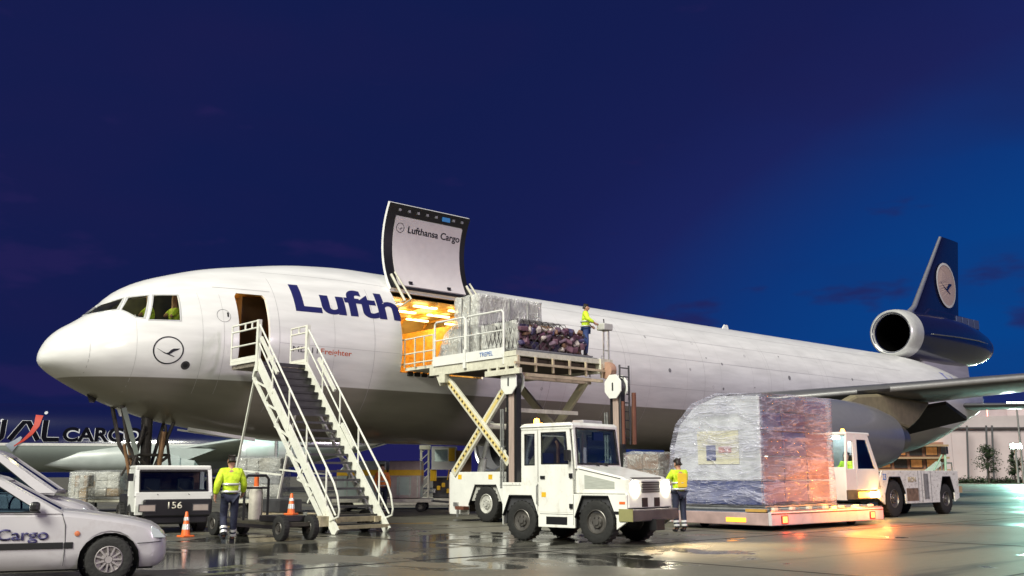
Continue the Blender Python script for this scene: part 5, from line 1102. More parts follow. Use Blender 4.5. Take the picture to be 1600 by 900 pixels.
build('beacon', MB().lathe([(.07, 0), (.07, .08), (.05, .13), (.001, .14)], (5.9, .3, 2.68), 'z', 14), pm('amber_lens', (1, .35, .03)), ft, smooth=True)
bx = build('rear_post', MB().tube([(-.35, FW-.15, 1.4), (-.42, FW-.15, 2.15)], .045, 8).tube([(.5, FW-.2, 1.5), (-.25, FW-.2, 2.05)], .03, 8), pm('post_green', (.25, .42, .30), .5), ft, smooth=True)
build('work_lamp', MB().box((-.40, FW-.15, 2.22), (.18, .2, .26)), BLACK, bx, bevel=.02)
build('rear_reflector', MB().b2((-1.5, FW-.5, .72), (-1.02, FW-.1, .95)), pm('tan_box', (.5, .36, .2), .5), ft)
drv = person((20.55, -12.9, .42), math.radians(85), 'driver in yellow jacket sitting inside the slanted tractor cab', 'sit', 'ramp workers'); drv.location = (26.6-5.75, -12.55-.45, .30)
# the orange glow on the load comes from lamps added to the dolly rail
# ------------------------------------------------------------------ small traffic furniture
def cone(loc, h, label):
    c = thing('traffic_cone', label, 'traffic cone', loc, random.uniform(0, 1), 'traffic cones')
    build('base', MB().box((0, 0, .02), (.36*h/.7, .36*h/.7, .04)), ORANGE, c, bevel=.01)
    b = build('body', MB().lathe([(.13*h/.7, .04), (.03, h), (.02, h+.01), (.001, h+.01)], (0, 0, 0), 'z', 20), ORANGE, c, smooth=True)
    for z0, z1 in ((.30, .52), (.66, .80)):
        r = lambda z: .13*h/.7+(.03-.13*h/.7)*(z-.04/h)+.003
        build('reflective_band', MB().lathe([(r(z0), h*z0), (r(z1), h*z1)], (0, 0, 0), 'z', 20), REFL, b, smooth=True)
    return c
cone((1.35, -7.45, 0), .56, 'orange and white cone standing in front of the low black and white tug')
cone((2.72, -9.80, .52), .46, 'orange and white cone set on the dark cart beside the stairs')
cone((3.0, 17.5, 0), .7, 'small distant orange cone near the stacked freight')
# dark equipment cart with upright frame beside the stairs
ec = thing('equipment_cart', 'dark wheeled cart with a hoop frame beside the boarding stairs', 'cart', (2.51, -8.8, 0), math.radians(90))
build('bed', MB().b2((-1.7, -.36, .30), (1.7, .36, .38)), pm('cart_bed', (.045, .04, .028), .7, var=.5, dirt=.5), ec)
build('frame', MB().b2((-1.75, -.40, .24), (1.75, -.33, .32)).b2((-1.75, .33, .24), (1.75, .40, .32)), BLACK, ec)
build('side_box', MB().b2((-1.45, -.33, .38), (-.55, .33, .52)), BLACK, ec, bevel=.02)
for x in (-1.6, 1.55):
    for y in (-.36, .36): wheel(ec, (x, y, .27), .27, .15, RIMD, 'y', .5)
build('hoop', MB().tube([(.25, -.30, .38), (.25, -.30, 1.30), (.25, -.23, 1.38), (.25, .23, 1.38), (.25, .30, 1.30), (.25, .30, .38)], .032, 8).tube([(.25, -.30, 1.1), (.25, .30, 1.1)], .025, 8), BLACK, ec, smooth=True)
gc = thing('gas_cylinder', 'pale gas cylinder with an orange neck strapped on the dark cart', 'gas cylinder', (2.66, -8.25, .38))
build('body', MB().lathe([(.001, 0), (.15, 0), (.16, .03), (.16, .62), (.14, .70), (.05, .76), (.001, .76)], (0, 0, 0), 'z', 20), pm('cylinder_pale', (.55, .52, .45), .45, var=.2, dirt=.3), gc, smooth=True)
build('neck', MB().lathe([(.06, .74), (.055, 1.0), (.001, 1.0)], (0, 0, 0), 'z', 12), ORANGE, gc, smooth=True)
build('valve', MB().tube([(0, 0, 1.0), (0, 0, 1.08)], .025, 8).tube([(-.05, 0, 1.06), (.05, 0, 1.06)], .018, 6), GALV, gc)
# ------------------------------------------------------------------ low black and white pushback tug, number 156
hb = (-.205, -.979)
tk = thing('pushback_tug', 'low white and black aircraft tug numbered 156 under the nose', 'aircraft tug', (1.75, -5.75, 0), math.atan2(hb[1], hb[0])); tk.scale = (.93, .93, .93)
KW = .98
build('cab_shell', MB().prism([(-1.05, .55), (-1.05, 1.66), (-.95, 1.72), (-.22, 1.72), (-.16, 1.66), (-.02, .98), (0, .94), (0, .55)], -KW, -KW+.07, 'y').prism([(-1.05, .55), (-1.05, .92), (-.02, .92), (0, .55)], KW-.07, KW, 'y'), WHITE, tk, bevel=.015)
build('roof', MB().b2((-1.05, -KW, 1.63), (-.13, KW, 1.76)), WHITE, tk, bevel=.04)
build('front_panel', MB().b2((-.06, -KW+.01, .48), (.03, KW-.01, 1.07)), WHITE, tk, bevel=.015)
for s in (-1, 1): [build('pillar', MB().bar((a, s*(KW-.04), .95), (b, s*(KW-.05), 1.66), .11, .11), WHITE, tk) for a, b in ((-.02, -.20), (-1.02, -1.02))]
wsc = build('windscreen', MB().prism([(0, 1.07), (-.17, 1.62), (-.19, 1.62), (-.02, 1.07)], -KW+.12, KW-.12, 'y'), GLASS, tk)
build('seal', MB().bar((.01, -KW+.10, 1.085), (.01, KW-.10, 1.085), .035, .035).bar((-.145, -KW+.10, 1.61), (-.145, KW-.10, 1.61), .035, .035).bar((.01, -KW+.11, 1.08), (-.145, -KW+.11, 1.61), .035, .035).bar((.01, KW-.11, 1.08), (-.145, KW-.11, 1.61), .035, .035), BLACK, wsc)
build('cab_back', MB().b2((-1.04, -KW+.08, .9), (-1.0, KW-.08, 1.64)), pm('cab_brown', (.20, .11, .06), .8, var=.5), tk)
for y in (-.4, .4): build('wiper', MB().tube([(.03, y, .99), (-.05, y-.3, 1.2)], .012, 5), BLACK, wsc)
build('headlining', MB().b2((-1.0, -KW+.08, 1.62), (-.2, KW-.08, 1.655)), BLACK, tk)
for y in (-.45, .45): build('seat', MB().box((-.8, y, 1.15), (.14, .45, .6)), BLACK, tk, bevel=.04)
build('cab_interior', MB().b2((-.95, -KW+.1, .9), (-.12, KW-.1, 1.12)).b2((-1.04, -KW+.1, .9), (-1.0, KW-.1, 1.3)), DGREY, tk)
build('steering_wheel', MB().tube([(-.4, .4+.18*math.cos(2*PI*k/16), 1.2+.16*math.sin(2*PI*k/16)) for k in range(16)], .018, 6, closed=True), BLACK, tk)
bp_ = build('front_bumper', MB().b2((-.04, -KW+.20, .42), (.14, KW+.01, .88)), BLACK, tk, bevel=.05)
build('skirt', MB().b2((-.10, -KW+.25, .24), (.10, KW-.1, .43)), BLACK, tk, bevel=.04)
flat('number', fit_text('156', .36, .17, .01), pm('number_cream', (.75, .72, .6), .5), bp_, frameM((.142, -.16, .64), (0, 1, 0), (0, 0, 1)), .005)
for y in (-.68, .68):
    h = build('headlight', MB().b2((.135, y-.2, .58), (.15, y+.2, .74)), pm('unlit_lens', (.45, .38, .34), .15, coat=1), tk, bevel=.01)
    build('bezel', MB().frame([(y-.22, .56), (y-.22, .76), (y+.22, .76), (y+.22, .56)], [(y-.2, .58), (y-.2, .74), (y+.2, .74), (y+.2, .58)], .13, .155, 'x'), DGREY, h)
build('body', MB().b2((-3.1, -KW+.1, .40), (-1.05, KW-.1, .98)), BLACK, tk, bevel=.03)
build('deck_box', MB().b2((-2.6, -.5, .98), (-1.4, .5, 1.15)), pm('deck_brown', (.10, .07, .05), .7), tk, bevel=.03)
build('mirror', MB().box((-.1, -KW-.12, 1.45), (.06, .14, .2)).box((-.1, KW+.12, 1.62), (.06, .14, .1)), BLACK, tk)
for x in (-.75, -2.4):
    for s in (-1, 1): wheel(tk, (x, s*(KW-.12), .38), .38, .3, RIMD, 'y', .5)
tb = build('tow_bar', MB().tube([(-3.1, 0, .5), (-3.7, 0, .55)], .05, 8), DGREY, tk)
# ------------------------------------------------------------------ small white hatchbacks at the left edge
CARP = pm('car_paint', (.46, .445, .47), .3, var=.05, scale=2, coat=.6, dirt=.22, dcol=(.22, .16, .15))
def hatchback(loc, rz, label, group, text, height=1.0, tall=1.0):
    c = thing('parked_car', label, 'car', loc, rz, group); c.scale = (1, 1, height)
    st_ = [(.71, .52, .34, .50), (.68, .66, .26, .58), (.60, .745, .20, .66), (.50, .785, .19, .72), (.30, .815, .19, .775), (0, .835, .19, .83), (-.3, .84, .19, .875), (-.55, .84, .19, .905), (-.9, .84, .19, .91), (-1.6, .84, .19, .92), (-2.4, .84, .19, .93), (-3.0, .82, .2, .94), (-3.3, .78, .24, .92), (-3.42, .70, .32, .80)]
    bm = bmesh.new(); rings = []
    for x, w, zb, zt in st_:
        h = zt-zb
        half = [(0, zb), (w*.88, zb), (w*.96, zb+.06), (w*.995, zb+h*.28), (w, zb+h*.5), (w*.99, zb+h*.72), (w*.965, zt-.05), (w*.90, zt-.008), (w*.6, zt+.018), (0, zt+.03)]
        ring = [(x, -y, z) for y, z in half]+[(x, y, z) for y, z in half[-2:0:-1]]; rings.append([bm.verts.new(p) for p in ring])
    n = len(rings[0])
    for a, b in zip(rings, rings[1:]):
        for k in range(n): bm.faces.new((a[k], a[(k+1) % n], b[(k+1) % n], b[k]))
    bm.faces.new(rings[0]); bm.faces.new(rings[-1])
    for x in (0, -2.52):
        arc = [(x+.375*math.cos(a), .30+.345*math.sin(a)) for a in [PI*k/9 for k in range(10)]]; arc = [(x+.375, .1)]+arc+[(x-.375, .1)]
        for s in (-1, 1): cut_poly(bm, arc, (0, 2), lambda q, s=s: q.y*s > .55)
    for v in bm.verts: pass
    me = bpy.data.meshes.new('body'); bm.to_mesh(me); bm.free()
    body = meshobj('body', me, CARP, c, smooth=True)
    # greenhouse
    prof = [(-.60, .895), (-1.40, 1.345), (-1.55, 1.385), (-2.0, 1.41), (-2.75, 1.39), (-2.95, 1.35), (-3.33, .91)]
    bm = bmesh.new(); Y = lambda z: .795-(z-.9)*.40
    A = [bm.verts.new((x, -Y(z), z)) for x, z in prof]; B = [bm.verts.new((x, Y(z), z)) for x, z in prof]
    Am = [bm.verts.new((x, -Y(z)*.72, z+.022)) for x, z in prof]; Bm = [bm.verts.new((x, Y(z)*.72, z+.022)) for x, z in prof]
    bm.faces.new(A); bm.faces.new(B[::-1])
    for i in range(len(prof)-1):
        for P_, Q_ in ((A, Am), (Am, Bm), (Bm, B)): bm.faces.new((P_[i], P_[i+1], Q_[i+1], Q_[i]))
    wins = [[(-.86, .915), (-1.47, 1.295), (-2.02, 1.335), (-2.02, .915)], [(-2.10, .915), (-2.10, 1.337), (-2.72, 1.32), (-3.0, .93)]]
    for w in wins:
        for s in (-1, 1): cut_poly(bm, w, (0, 2), lambda q, s=s: q.y*s > .5)
    cut_poly(bm, [(-.53, .93), (.53, .93), (.43, 1.325), (-.43, 1.325)], (1, 2), lambda q: q.x > -1.42)
    cut_poly(bm, [(-.5, 1.0), (.5, 1.0), (.42, 1.31), (-.42, 1.31)], (1, 2), lambda q: q.x < -2.9)
    me = bpy.data.meshes.new('cabin'); bm.to_mesh(me); bm.free(); cab = meshobj('cabin', me, CARP, c); cab.scale = (1+.06*(tall > 1), 1, tall); cab.location = (.72*(tall > 1), 0, .9*(1-tall)); sol = cab.modifiers.new('skin', 'SOLIDIFY'); sol.thickness = .035; sol.offset = -1
    CGL = glassm('car_glass', (.34, .45, .50))
    for i, w in enumerate(wins):
        for s in (-1, 1):
            mb = MB(); mb.add([(x, s*(Y(z)-.012), z) for x, z in w], [tuple(range(len(w)))]); build('window_pane', mb, CGL, cab)
            mb = MB(); mb.tube([(x, s*(Y(z)+.002), z) for x, z in w], .011, 6, closed=True); build('window_seal', mb, BLACK, cab)
    mb = MB(); mb.add([(-.66, -.60, .93), (-.66, .60, .93), (-1.36, .48, 1.325), (-1.36, -.48, 1.325)], [(0, 1, 2, 3)]); build('windscreen', mb, CGL, cab)
    mb = MB(); mb.add([(-3.27, -.56, .98), (-3.27, .56, .98), (-3.0, .46, 1.3), (-3.0, -.46, 1.3)], [(0, 1, 2, 3)]); build('rear_window', mb, CGL, cab)
    for y in (-.38, .38): build('seat', MB().box((-1.75, y, .72), (.5, .46, .2)).box((-2.05, y, 1.0), (.16, .46, .62)).box((-2.07, y, 1.33), (.09, .26, .15)), pm('seat_cloth', (.03, .035, .04), .8), c, bevel=.04)
    build('dashboard', MB().b2((-1.1, -.72, .7), (-.75, .72, .93)), DGREY, c, bevel=.05)
    build('steering_wheel', MB().tube([(-1.28+.06*math.cos(a), .38+.17*math.cos(a), .95+.15*math.sin(a)) for a in [2*PI*k/18 for k in range(18)]], .015, 6, closed=True), BLACK, c)
    build('underbody', MB().b2((-3.3, -.62, .16), (.55, .62, .5)), BLACK, c)
    for x in (0, -2.52):
        for s in (-1, 1):
            wheel(c, (x, s*.735, .30), .30, .185, pm('hubcap', (.36, .33, .34), .4, .3, var=.15), 'y', .58, bolts=0, spokes=11)
            build('wheel_housing', MB().lathe([(.37, -.12), (.36, .10), (.05, .11)], (x, s*.72, .30), 'y', 20) if s < 0 else MB().lathe([(.05, -.11), (.36, -.10), (.37, .12)], (x, s*.72, .30), 'y', 20), BLACK, c)
    for s in (-1, 1):
        build('side_moulding', MB().b2((-.44, s*.836, .455), (-.55, s*.850, .535)).b2((-.56, s*.838, .455), (-2.05, s*.852, .535)), BLACK, c, bevel=.006)
        build('door_seam', MB().tube([(-.545, s*.838, .24), (-.535, s*.842, .5), (-.55, s*.835, .75), (-.60, s*.80, .89)], .005, 5), DGREY, c)
        build('door_handle', MB().b2((-1.80, s*.828, .735), (-1.61, s*.85, .785)), BLACK, c, bevel=.012)
        build('side_repeater', MB().lathe([(.001, -.02*s), (.035, 0), (.03, .008*s), (.001, .014*s)], (-.40, s*.842, .64), 'y', 12), pm('repeater_orange', (.55, .17, .08), .35), c, smooth=True)
        build('mirror', MB().box((-.92, s*.90, .985), (.12, .17, .13)), BLACK, c, bevel=.04)
        build('headlight', MB().prism([(.50, .56), (.50, .715), (.60, .665), (.685, .575), (.69, .56)], s*.52, s*.762, 'y'), pm('lens', (.55, .6, .66), .08, .3, coat=1), c, bevel=.02)
    build('bumper_seam', MB().tube([(.34, -.823, .50), (.55, -.775, .51), (.64, -.72, .515)], .005, 5), DGREY, c)
    if text: flat('lettering', fit_text(text, .92, .14, .02), pm('sign_violet', (.05, .045, .14), .45), c, frameM((-1.66, -.846, .575), (1, 0, 0), (0, -.06, 1)), .004)
    return c
hatchback((-3.40, -15.70, 0), math.radians(-21.7), 'nearest white hatchback with blue lettering on its door', 'cars at the left edge', 'AirCargo')
hatchback((-3.25, -12.72, 0), math.radians(-24), 'taller white car parked behind the nearer lettered one', 'cars at the left edge', None, 1.25, 1.06)
# ------------------------------------------------------------------ polished jumbo freighter behind
jb = thing('jumbo_freighter', 'polished metal jumbo freighter with black and red airline titles in the background', 'airplane', (18.2, 73.5, 0), math.atan2(-.45, .892))
def jumbo_mat():
    m = bpy.data.materials.new('polished_aluminium'); m.use_nodes = True; t = m.node_tree; L = t.links.new; b = t.nodes['Principled BSDF']
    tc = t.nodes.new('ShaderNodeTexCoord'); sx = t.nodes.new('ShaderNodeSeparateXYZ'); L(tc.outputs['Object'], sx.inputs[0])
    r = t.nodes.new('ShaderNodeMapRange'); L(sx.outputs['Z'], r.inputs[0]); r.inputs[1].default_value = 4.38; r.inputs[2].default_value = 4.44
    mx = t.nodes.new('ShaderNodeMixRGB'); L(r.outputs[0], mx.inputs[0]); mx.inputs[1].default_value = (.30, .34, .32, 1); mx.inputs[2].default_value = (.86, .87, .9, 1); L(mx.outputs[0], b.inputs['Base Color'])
    L(r.outputs[0], b.inputs['Metallic']); b.inputs['Roughness'].default_value = .10
    n = t.nodes.new('ShaderNodeTexNoise'); n.inputs['Scale'].default_value = .6; L(tc.outputs['Object'], n.inputs['Vector'])
    bp = t.nodes.new('ShaderNodeBump'); bp.inputs['Strength'].default_value = .03; bp.inputs['Distance'].default_value = .2; L(n.outputs['Fac'], bp.inputs['Height']); L(bp.outputs[0], b.inputs['Normal'])
    return m
JB = jumbo_mat(); JZ, JW = 4.35, 3.25
JS = [(-26, .2, 5.0, 4.9), (-25, 1.3, 6.3, 3.9), (-23, 2.3, 8.2, 2.8), (-20, 3.0, 10.0, 2.0), (-14, 3.25, 10.4, 1.8), (-8, 3.25, 9.2, 1.8), (-4, 3.25, 8.4, 1.8), (0, 3.25, 8.3, 1.8), (22, 3.25, 8.3, 1.8), (28, 3.0, 8.25, 2.3), (34, 2.3, 8.1, 3.7), (39, 1.4, 7.8, 5.2), (42, .5, 7.4, 6.4)]
mb = MB(); n = 48; vs = []
for x, w, zt, zb in JS:
    for k in range(n):
        a = 2*PI*k/n; s_ = math.sin(a); zm = min(max(JZ, zb+.1), zt-.1); vs.append((x, -w*math.cos(a), zm+((zt-zm) if s_ > 0 else (zm-zb))*s_))
mb.add(vs, [(i*n+k, i*n+(k+1) % n, (i+1)*n+(k+1) % n, (i+1)*n+k) for i in range(len(JS)-1) for k in range(n)]+[tuple(range(n)), tuple((len(JS)-1)*n+k for k in range(n))])
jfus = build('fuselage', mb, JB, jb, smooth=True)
def jwrap(name, bm, mat, x0, z0, off):
    zs = [v.co.y for v in bm.verts]; a = min(zs)+.25
    while a < max(zs): bmesh.ops.bisect_plane(bm, geom=bm.verts[:]+bm.edges[:]+bm.faces[:], plane_co=(0, a, 0), plane_no=(0, 1, 0)); a += .25
    for v in bm.verts:
        x, z = x0+v.co.x, z0+v.co.y; q = (z-JZ)/(8.3-JZ if z > JZ else JZ-1.8); v.co = (x, -(JW*math.sqrt(max(1-q*q, 0))+off), z)
    me = bpy.data.meshes.new(name); bm.to_mesh(me); bm.free(); return meshobj(name, me, mat, jfus)
def stroke_bm(pts, w0, w1):
    bm = bmesh.new(); L_ = []; R_ = []
    for i, p in enumerate(pts):
        p = Vector(p); d = (Vector(pts[min(i+1, len(pts)-1)])-Vector(pts[max(i-1, 0)])).normalized(); q = Vector((-d.y, d.x)); w = w0+(w1-w0)*i/(len(pts)-1)
        L_.append(bm.verts.new((*(p+q*w/2), 0))); R_.append(bm.verts.new((*(p-q*w/2), 0)))
    for i in range(len(pts)-1): bm.faces.new((L_[i], R_[i], R_[i+1], L_[i+1]))
    return bm
EDGE = pm('title_edge', (.55, .55, .60), .8, spec=.1); TB = pm('title_black', (.004, .004, .008), .9, spec=.05)
for g, m_, off in ((.11, EDGE, .02), (0, TB, .05)):
    J_ = [(.0, .35), (.12, .2), (.35, .13), (.62, .17), (.82, .36), (.86, .7), (.86, 1.95)]; jwrap('lettering', stroke_bm(J_, .40+g, .42+g), m_, .35, 4.62, off)
    jwrap('lettering', stroke_bm([(.10, .1), (1.15, 1.75), (1.55, 1.75), (2.5, .1)], .42+g, .42+g), m_, 1.75, 4.62, off)
    jwrap('lettering', stroke_bm([(.2, 1.95), (.2, .32), (.22, .15), (1.5, .15)], .46+g, .36+g), m_, 4.55, 4.62, off)
    jwrap('lettering', fit_text('CARGO', 7.0, 1.32, .03+g*.30), m_, 6.35, 4.66, off)
arc = [(.0, -.45), (.75, .1), (1.35, .75), (1.72, 1.5), (1.80, 2.45)]
jwrap('red_arc', stroke_bm(arc, .08, .66), pm('arc_red', (.55, .05, .03), .45), 2.3, 4.6, .08)
jwrap('grey_arc', stroke_bm([(.0, -.55), (.6, .0), (1.0, .5)], .9, .18), pm('arc_grey', (.38, .42, .5), .45), 1.85, 4.5, .07)
jwrap('band', stroke_bm([(-20, 0), (22, 0)], .24, .24), pm('horizon_reflection_white', (.75, .74, .72), .4), 0, 4.32, .02)  # horizon lights mirrored in the polished skin, painted as a pale band
for k, (x, z) in enumerate(((4.6, 7.3), (-.4, 6.9), (11.8, 6.6), (1.0, 6.5))): jwrap('access_panel', disc_bm(.16, 10), pm('rivet_pale', (.6, .6, .65), .4), x, z, .03)
JG = pm('jumbo_grey', (.42, .46, .45), .35, var=.12, scale=.8)
fair = build('wing_fairing', MB().tube([(4.5, -1.9, 2.6), (8, -2.3, 2.9), (13, -2.6, 3.0), (20, -2.6, 2.9), (27, -1.8, 2.9)], [.2, 1.1, 1.55, 1.5, .4], 18), JG, jb, smooth=True)
for s in (-1, 1):
    foil('wing', [(10.0, s*2.0, 2.9, 14, .9), (13, s*5, 3.2, 11, .9), (19.5, s*12, 4.1, 8, .8), (36, s*30, 6.2, 3, .8)], JG, jb)
    for y, x, z in ((11.7, 13.4, 2.15), (20.8, 22.5, 3.1)):
        e = build('engine', MB().lathe([(.98, .8), (1.05, .05), (1.14, 0), (1.28, .3), (1.33, 1.2), (1.22, 2.9), (.9, 4.0), (.8, 4.0), (.6, 5.2), (.1, 5.6)], (x, s*y, z), 'x', 32), JG, jb, smooth=True)
        build('intake_lip', MB().lathe([(1.0, .3), (1.05, .04), (1.14, -.012), (1.25, .12), (1.30, .4)], (x, s*y, z), 'x', 32), pm('lip_grey', (.5, .54, .54), .4, .3), e, smooth=True)
        build('fan', MB().lathe([(1.0, .8), (.3, .7), (.01, .4)], (x, s*y, z), 'x', 24), DGREY, e, smooth=True)
        build('pylon', MB().prism([(x+1.2, z+1.1), (x+3, z+1.7), (x+7, z+1.6), (x+4.2, z+.5)], s*y-.2, s*y+.2, 'y'), JG, jb)
for s in (-1, 1): foil('tailplane', [(33, s*1.2, 7.0, 7, .8), (39, s*8, 7.6, 3, .7)], JG, jb)
foil('fin', [(27, 0, 8.0, 12, .8), (32, 0, 9.2, 8, .8), (33, 0, 9.6, 7.4, .8)], JG, jb, True)
for x, y in ((19, -2.6), (21, 2.6)):
    for dx in (-.75, .75): wheel(jb, (x+dx, y, .6), .6, .8, RIMD)
    build('gear_leg', MB().tube([(x, y, .6), (x, y, 3)], .2, 10), GALV, jb)
# ------------------------------------------------------------------ freight and vehicles under and beyond the fuselage
def freight(loc, rz, label, w, d, h, cols, wrap, seed, cat='cargo pallet', group=None, name='wrapped_pallet'):
    t = thing(name, label, cat, loc, rz, group)
    build('pallet_base', MB().b2((-.05, -.05, -.02), (w+.05, d+.05, .05)), GALV, t)
    xs = [.03+(w-.06)*i/4 for i in range(5)]; ys = [.03+(d-.06)*i/3 for i in range(4)]; zs = [.06+(h-.08)*i/3 for i in range(4)]
    carton_stack(t, xs, ys, zs, cols, seed)
    lumpy('plastic_wrap', [(-.02, .05), (-.02, h), (d*.5, h+.06), (d+.02, h-.05), (d+.02, .05)], -.02, w+.02, .28, .04, seed, wrap, t, 2.0); return t
WRP = filmm('clear_wrap', .22, (1.5, 1.5, 2), (.74, .76, .76), 2.2)
def low_dolly(loc, rz, L_, Wd, label, group='flat dollies in the background'):
    t = thing('flat_dolly', label, 'dolly', loc, rz, group)
    build('bed', MB().b2((0, 0, .36), (L_, Wd, .50)), CREAM, t, bevel=.02)
    for x in (.4, L_-.4):
        for y in (.15, Wd-.15): wheel(t, (x, y, .2), .2, .14, RIMD)
    build('draw_bar', MB().bar((L_, Wd/2, .4), (L_+1.1, Wd/2, .32), .08, .08), DGREY, t)
R18 = math.atan2(-.667, .745)
low_dolly((4.75, 12.0, 0), R18, 3.6, 2.3, 'flat dolly under white and tan freight behind the tug 156')
freight((5.0, 11.8, .52), R18, 'pile of white wrapped boxes beside tan cartons behind the tug 156', 2.0, 1.9, 1.05, CW+[CK[3]], WRP, 31)
freight((4.55, 10.4, .04), R18, 'tan cartons stacked on the ground left of the white freight', .7, .7, 1.4, [CK[3], CK[0], CW[1]], WRP, 33)
low_dolly((14.3, -10.75, 0), 0, 3.4, 2.2, 'flat dolly hidden behind the white tow tractor')
freight((14.4, -10.6, .52), 0, 'brown goods in clear film seen past the tow tractor bonnet', 3.0, 1.9, 1.50, CK[:3], WRP, 35)
# contoured air containers on a dolly train
ULDW = pm('container_alu', (.42, .48, .46), .35, .35, var=.15, scale=4, dirt=.2)
def uld(loc, rz, label, cut=True, col=ULDW):
    t = thing('air_container', label, 'cargo container', loc, rz, 'air containers under the fuselage')
    poly = [(0, .35), (.0, 1.60), (2.0, 1.60), (2.0, 0), (.42, 0)] if cut else [(0, 0), (0, 1.42), (1.2, 1.42), (1.2, 0)]
    poly = [(0, 0), (0, .98), (.45, 1.42), (1.9, 1.42), (1.9, 0)] if cut else poly
    b = build('shell', MB().prism(poly, 0, 1.5, 'y'), col, t, bevel=.025)
    w = poly[2][0] if not cut else 1.9
    build('colour_band', MB().b2((-.008, -.008, .86), (w+.008, 1.508, 1.08)), YEL, t)
    for x in (.4, .8, 1.1): build('rib', MB().b2((x-.02, -.02, .05), (x+.02, 0, .85)), GALV, t)
    build('door_panel', MB().b2((.3, -.012, .12), (w-.35, -.004, .8)), pm('panel_green', (.36, .46, .41), .5, var=.1), t)
    return t
low_dolly((12.1, 3.7, 0), R18, 3.8, 1.7, 'flat dolly carrying yellow banded air containers')
uld((12.3, 3.70, .52), R18, 'pale air container with sloped shoulder and yellow band'); uld((13.8, 2.35, .52), R18, 'square sided yellow banded container nearer the far loader', False, pm('container_rose', (.40, .33, .32), .4, .3, var=.2))
low_dolly((9.0, 5.9, 0), R18, 2.0, 1.8, 'flat dolly with grey cartons seen through the stair treads')
freight((9.1, 5.9, .52), R18, 'grey wrapped cartons behind the foot of the stairs', 1.8, 1.5, 1.55, CW, WRP, 39)
# another loader on the far side
fl = thing('container_loader', 'far white container loader with operator cab on a lattice mast', 'cargo loader', (16.2, 3.6, 0), R18)
build('base', MB().b2((-3.4, .2, .18), (1.9, 2.4, .45)), CREAM, fl, bevel=.02)
for x in (-3.0, 1.4):
    for y in (.3, 2.3): wheel(fl, (x, y, .28), .28, .2, RIMD)
mb = MB()
for x in (0, .32):
    for y in (.3, .62): mb.bar((x, y, .45), (x, y, 2.62), .06, .06)
for k in range(7): mb.bar((0, .3, .5+k*.3), (.32, .3, .8+k*.3), .035, .035); mb.bar((.32, .3, .5+k*.3), (.32, .62, .8+k*.3), .035, .035)
mb.b2((-.06, .24, 2.45), (.38, .68, 2.62)); build('lattice_mast', mb, CREAM, fl)
cb_ = build('cab', MB().frame([(.45, 1.62), (.45, 2.55), (1.45, 2.55), (1.45, 1.62)], [(.58, 1.95), (.58, 2.45), (1.12, 2.45), (1.12, 1.95)], .25, .3, 'y').b2((.45, .3, 1.62), (1.45, 1.4, 1.7)).b2((.45, .25, 2.5), (1.45, 1.4, 2.57)).b2((.45, 1.35, 1.62), (1.45, 1.4, 2.5)), WHITE, fl)
build('window_pane', MB().b2((.58, .27, 1.95), (1.12, .276, 2.45)), GLASS, cb_)
build('yellow_panel', MB().b2((1.16, .24, 1.96), (1.42, .25, 2.5)), YEL, cb_); build('tan_panel', MB().b2((1.46, .4, 1.2), (2.1, .5, 2.4)), pm('tan_side', (.38, .26, .12), .6), fl)
build('machinery', MB().b2((.5, .5, .45), (1.5, 1.6, 1.3)), DGREY, fl, bevel=.05)
for k in range(5): build('pump_part', MB().box((.55+k*.2, .42, .75+.12*(k % 3)), (.14, .14, .18)), random.choice([GALV, BLACK, YEL, CREAM]), fl, bevel=.02)
for k in range(6): build('hazard_stripe', MB().prism([(1.10+k*.10, 1.2), (1.15+k*.10, 1.2), (1.22+k*.10, 1.62), (1.17+k*.10, 1.62)], .20, .21, 'y'), BLACK if k % 2 else YEL, fl)
build('yellow_box', MB().b2((.40, .28, 1.15), (.66, .5, 1.62)), YEL, fl, bevel=.02)
# ------------------------------------------------------------------ hangar side, buildings, planting
ha = thing('hangar', 'big pale aircraft hangar with flat roof at the far right', 'building', (158.6, 52.6, 0), R18)
HW_ = pm('hangar_cladding', (.62, .52, .54), .6, var=.08, scale=.3)
for i in range(9):
    build('wall_panel', MB().b2((i*6.0+.03, 0, 0), (i*6.0+5.97, .3, 9.3)), HW_, ha)
build('side_wall', MB().b2((0, .3, 0), (.3, 30, 9.3)).b2((53.7, .3, 0), (54, 30, 9.3)), HW_, ha)
rf = build('roof', MB().prism([(-.5, 9.35), (-.5, 9.9), (3, 10.7), (10, 11.2), (27, 11.6), (54.5, 11.2), (54.5, 9.35)], -.4, 30, 'y'), pm('hangar_roof', (.55, .48, .50), .6, var=.1, scale=.4), ha)
build('roof_house', MB().b2((18, 4, 11.5), (40, 20, 13.4)), HW_, rf)
build('cornice', MB().b2((-.4, -.45, 9.15), (54.4, 0, 9.38)), pm('cornice_dark', (.10, .09, .10), .6), ha)
for x in (7.6, 10.9, 11.9): build('rail_post', MB().bar((x+.5, -1.6, 9.6), (x, -1.6, .5), .25, .25) , pm('post_dark', (.10, .10, .11), .6), ha)
build('warm_pillar', MB().b2((-2.2, -.6, 0), (.2, .6, 7.2)), pm('pillar_cream', (.75, .6, .4), .6), ha)
lamp('SPOT', (-1.0, -5.0, .6), 5200, (1, .47, .10), .3, (-1.0, 0, 4.2), 80, .6, parent=ha)
build('warning_lamp', MB().tube([(13.5, 2, 11), (13.5, 2, 13.0)], .06, 6).box((13.5, 2, 13.2), (.5, .5, .5)), pm('red_beacon', (1, .1, .06), .4, emit=8, ecol=(1, .2, .15)), ha)
tm = thing('cargo_terminal', 'low orange lit cargo building to the left of the hangar', 'building', (128, 60, 0), R18)
build('wall', MB().b2((0, .3, 0), (26, 12, 6.4)), pm('terminal_rose', (.34, .18, .13), .6, var=.15, scale=.4), tm)
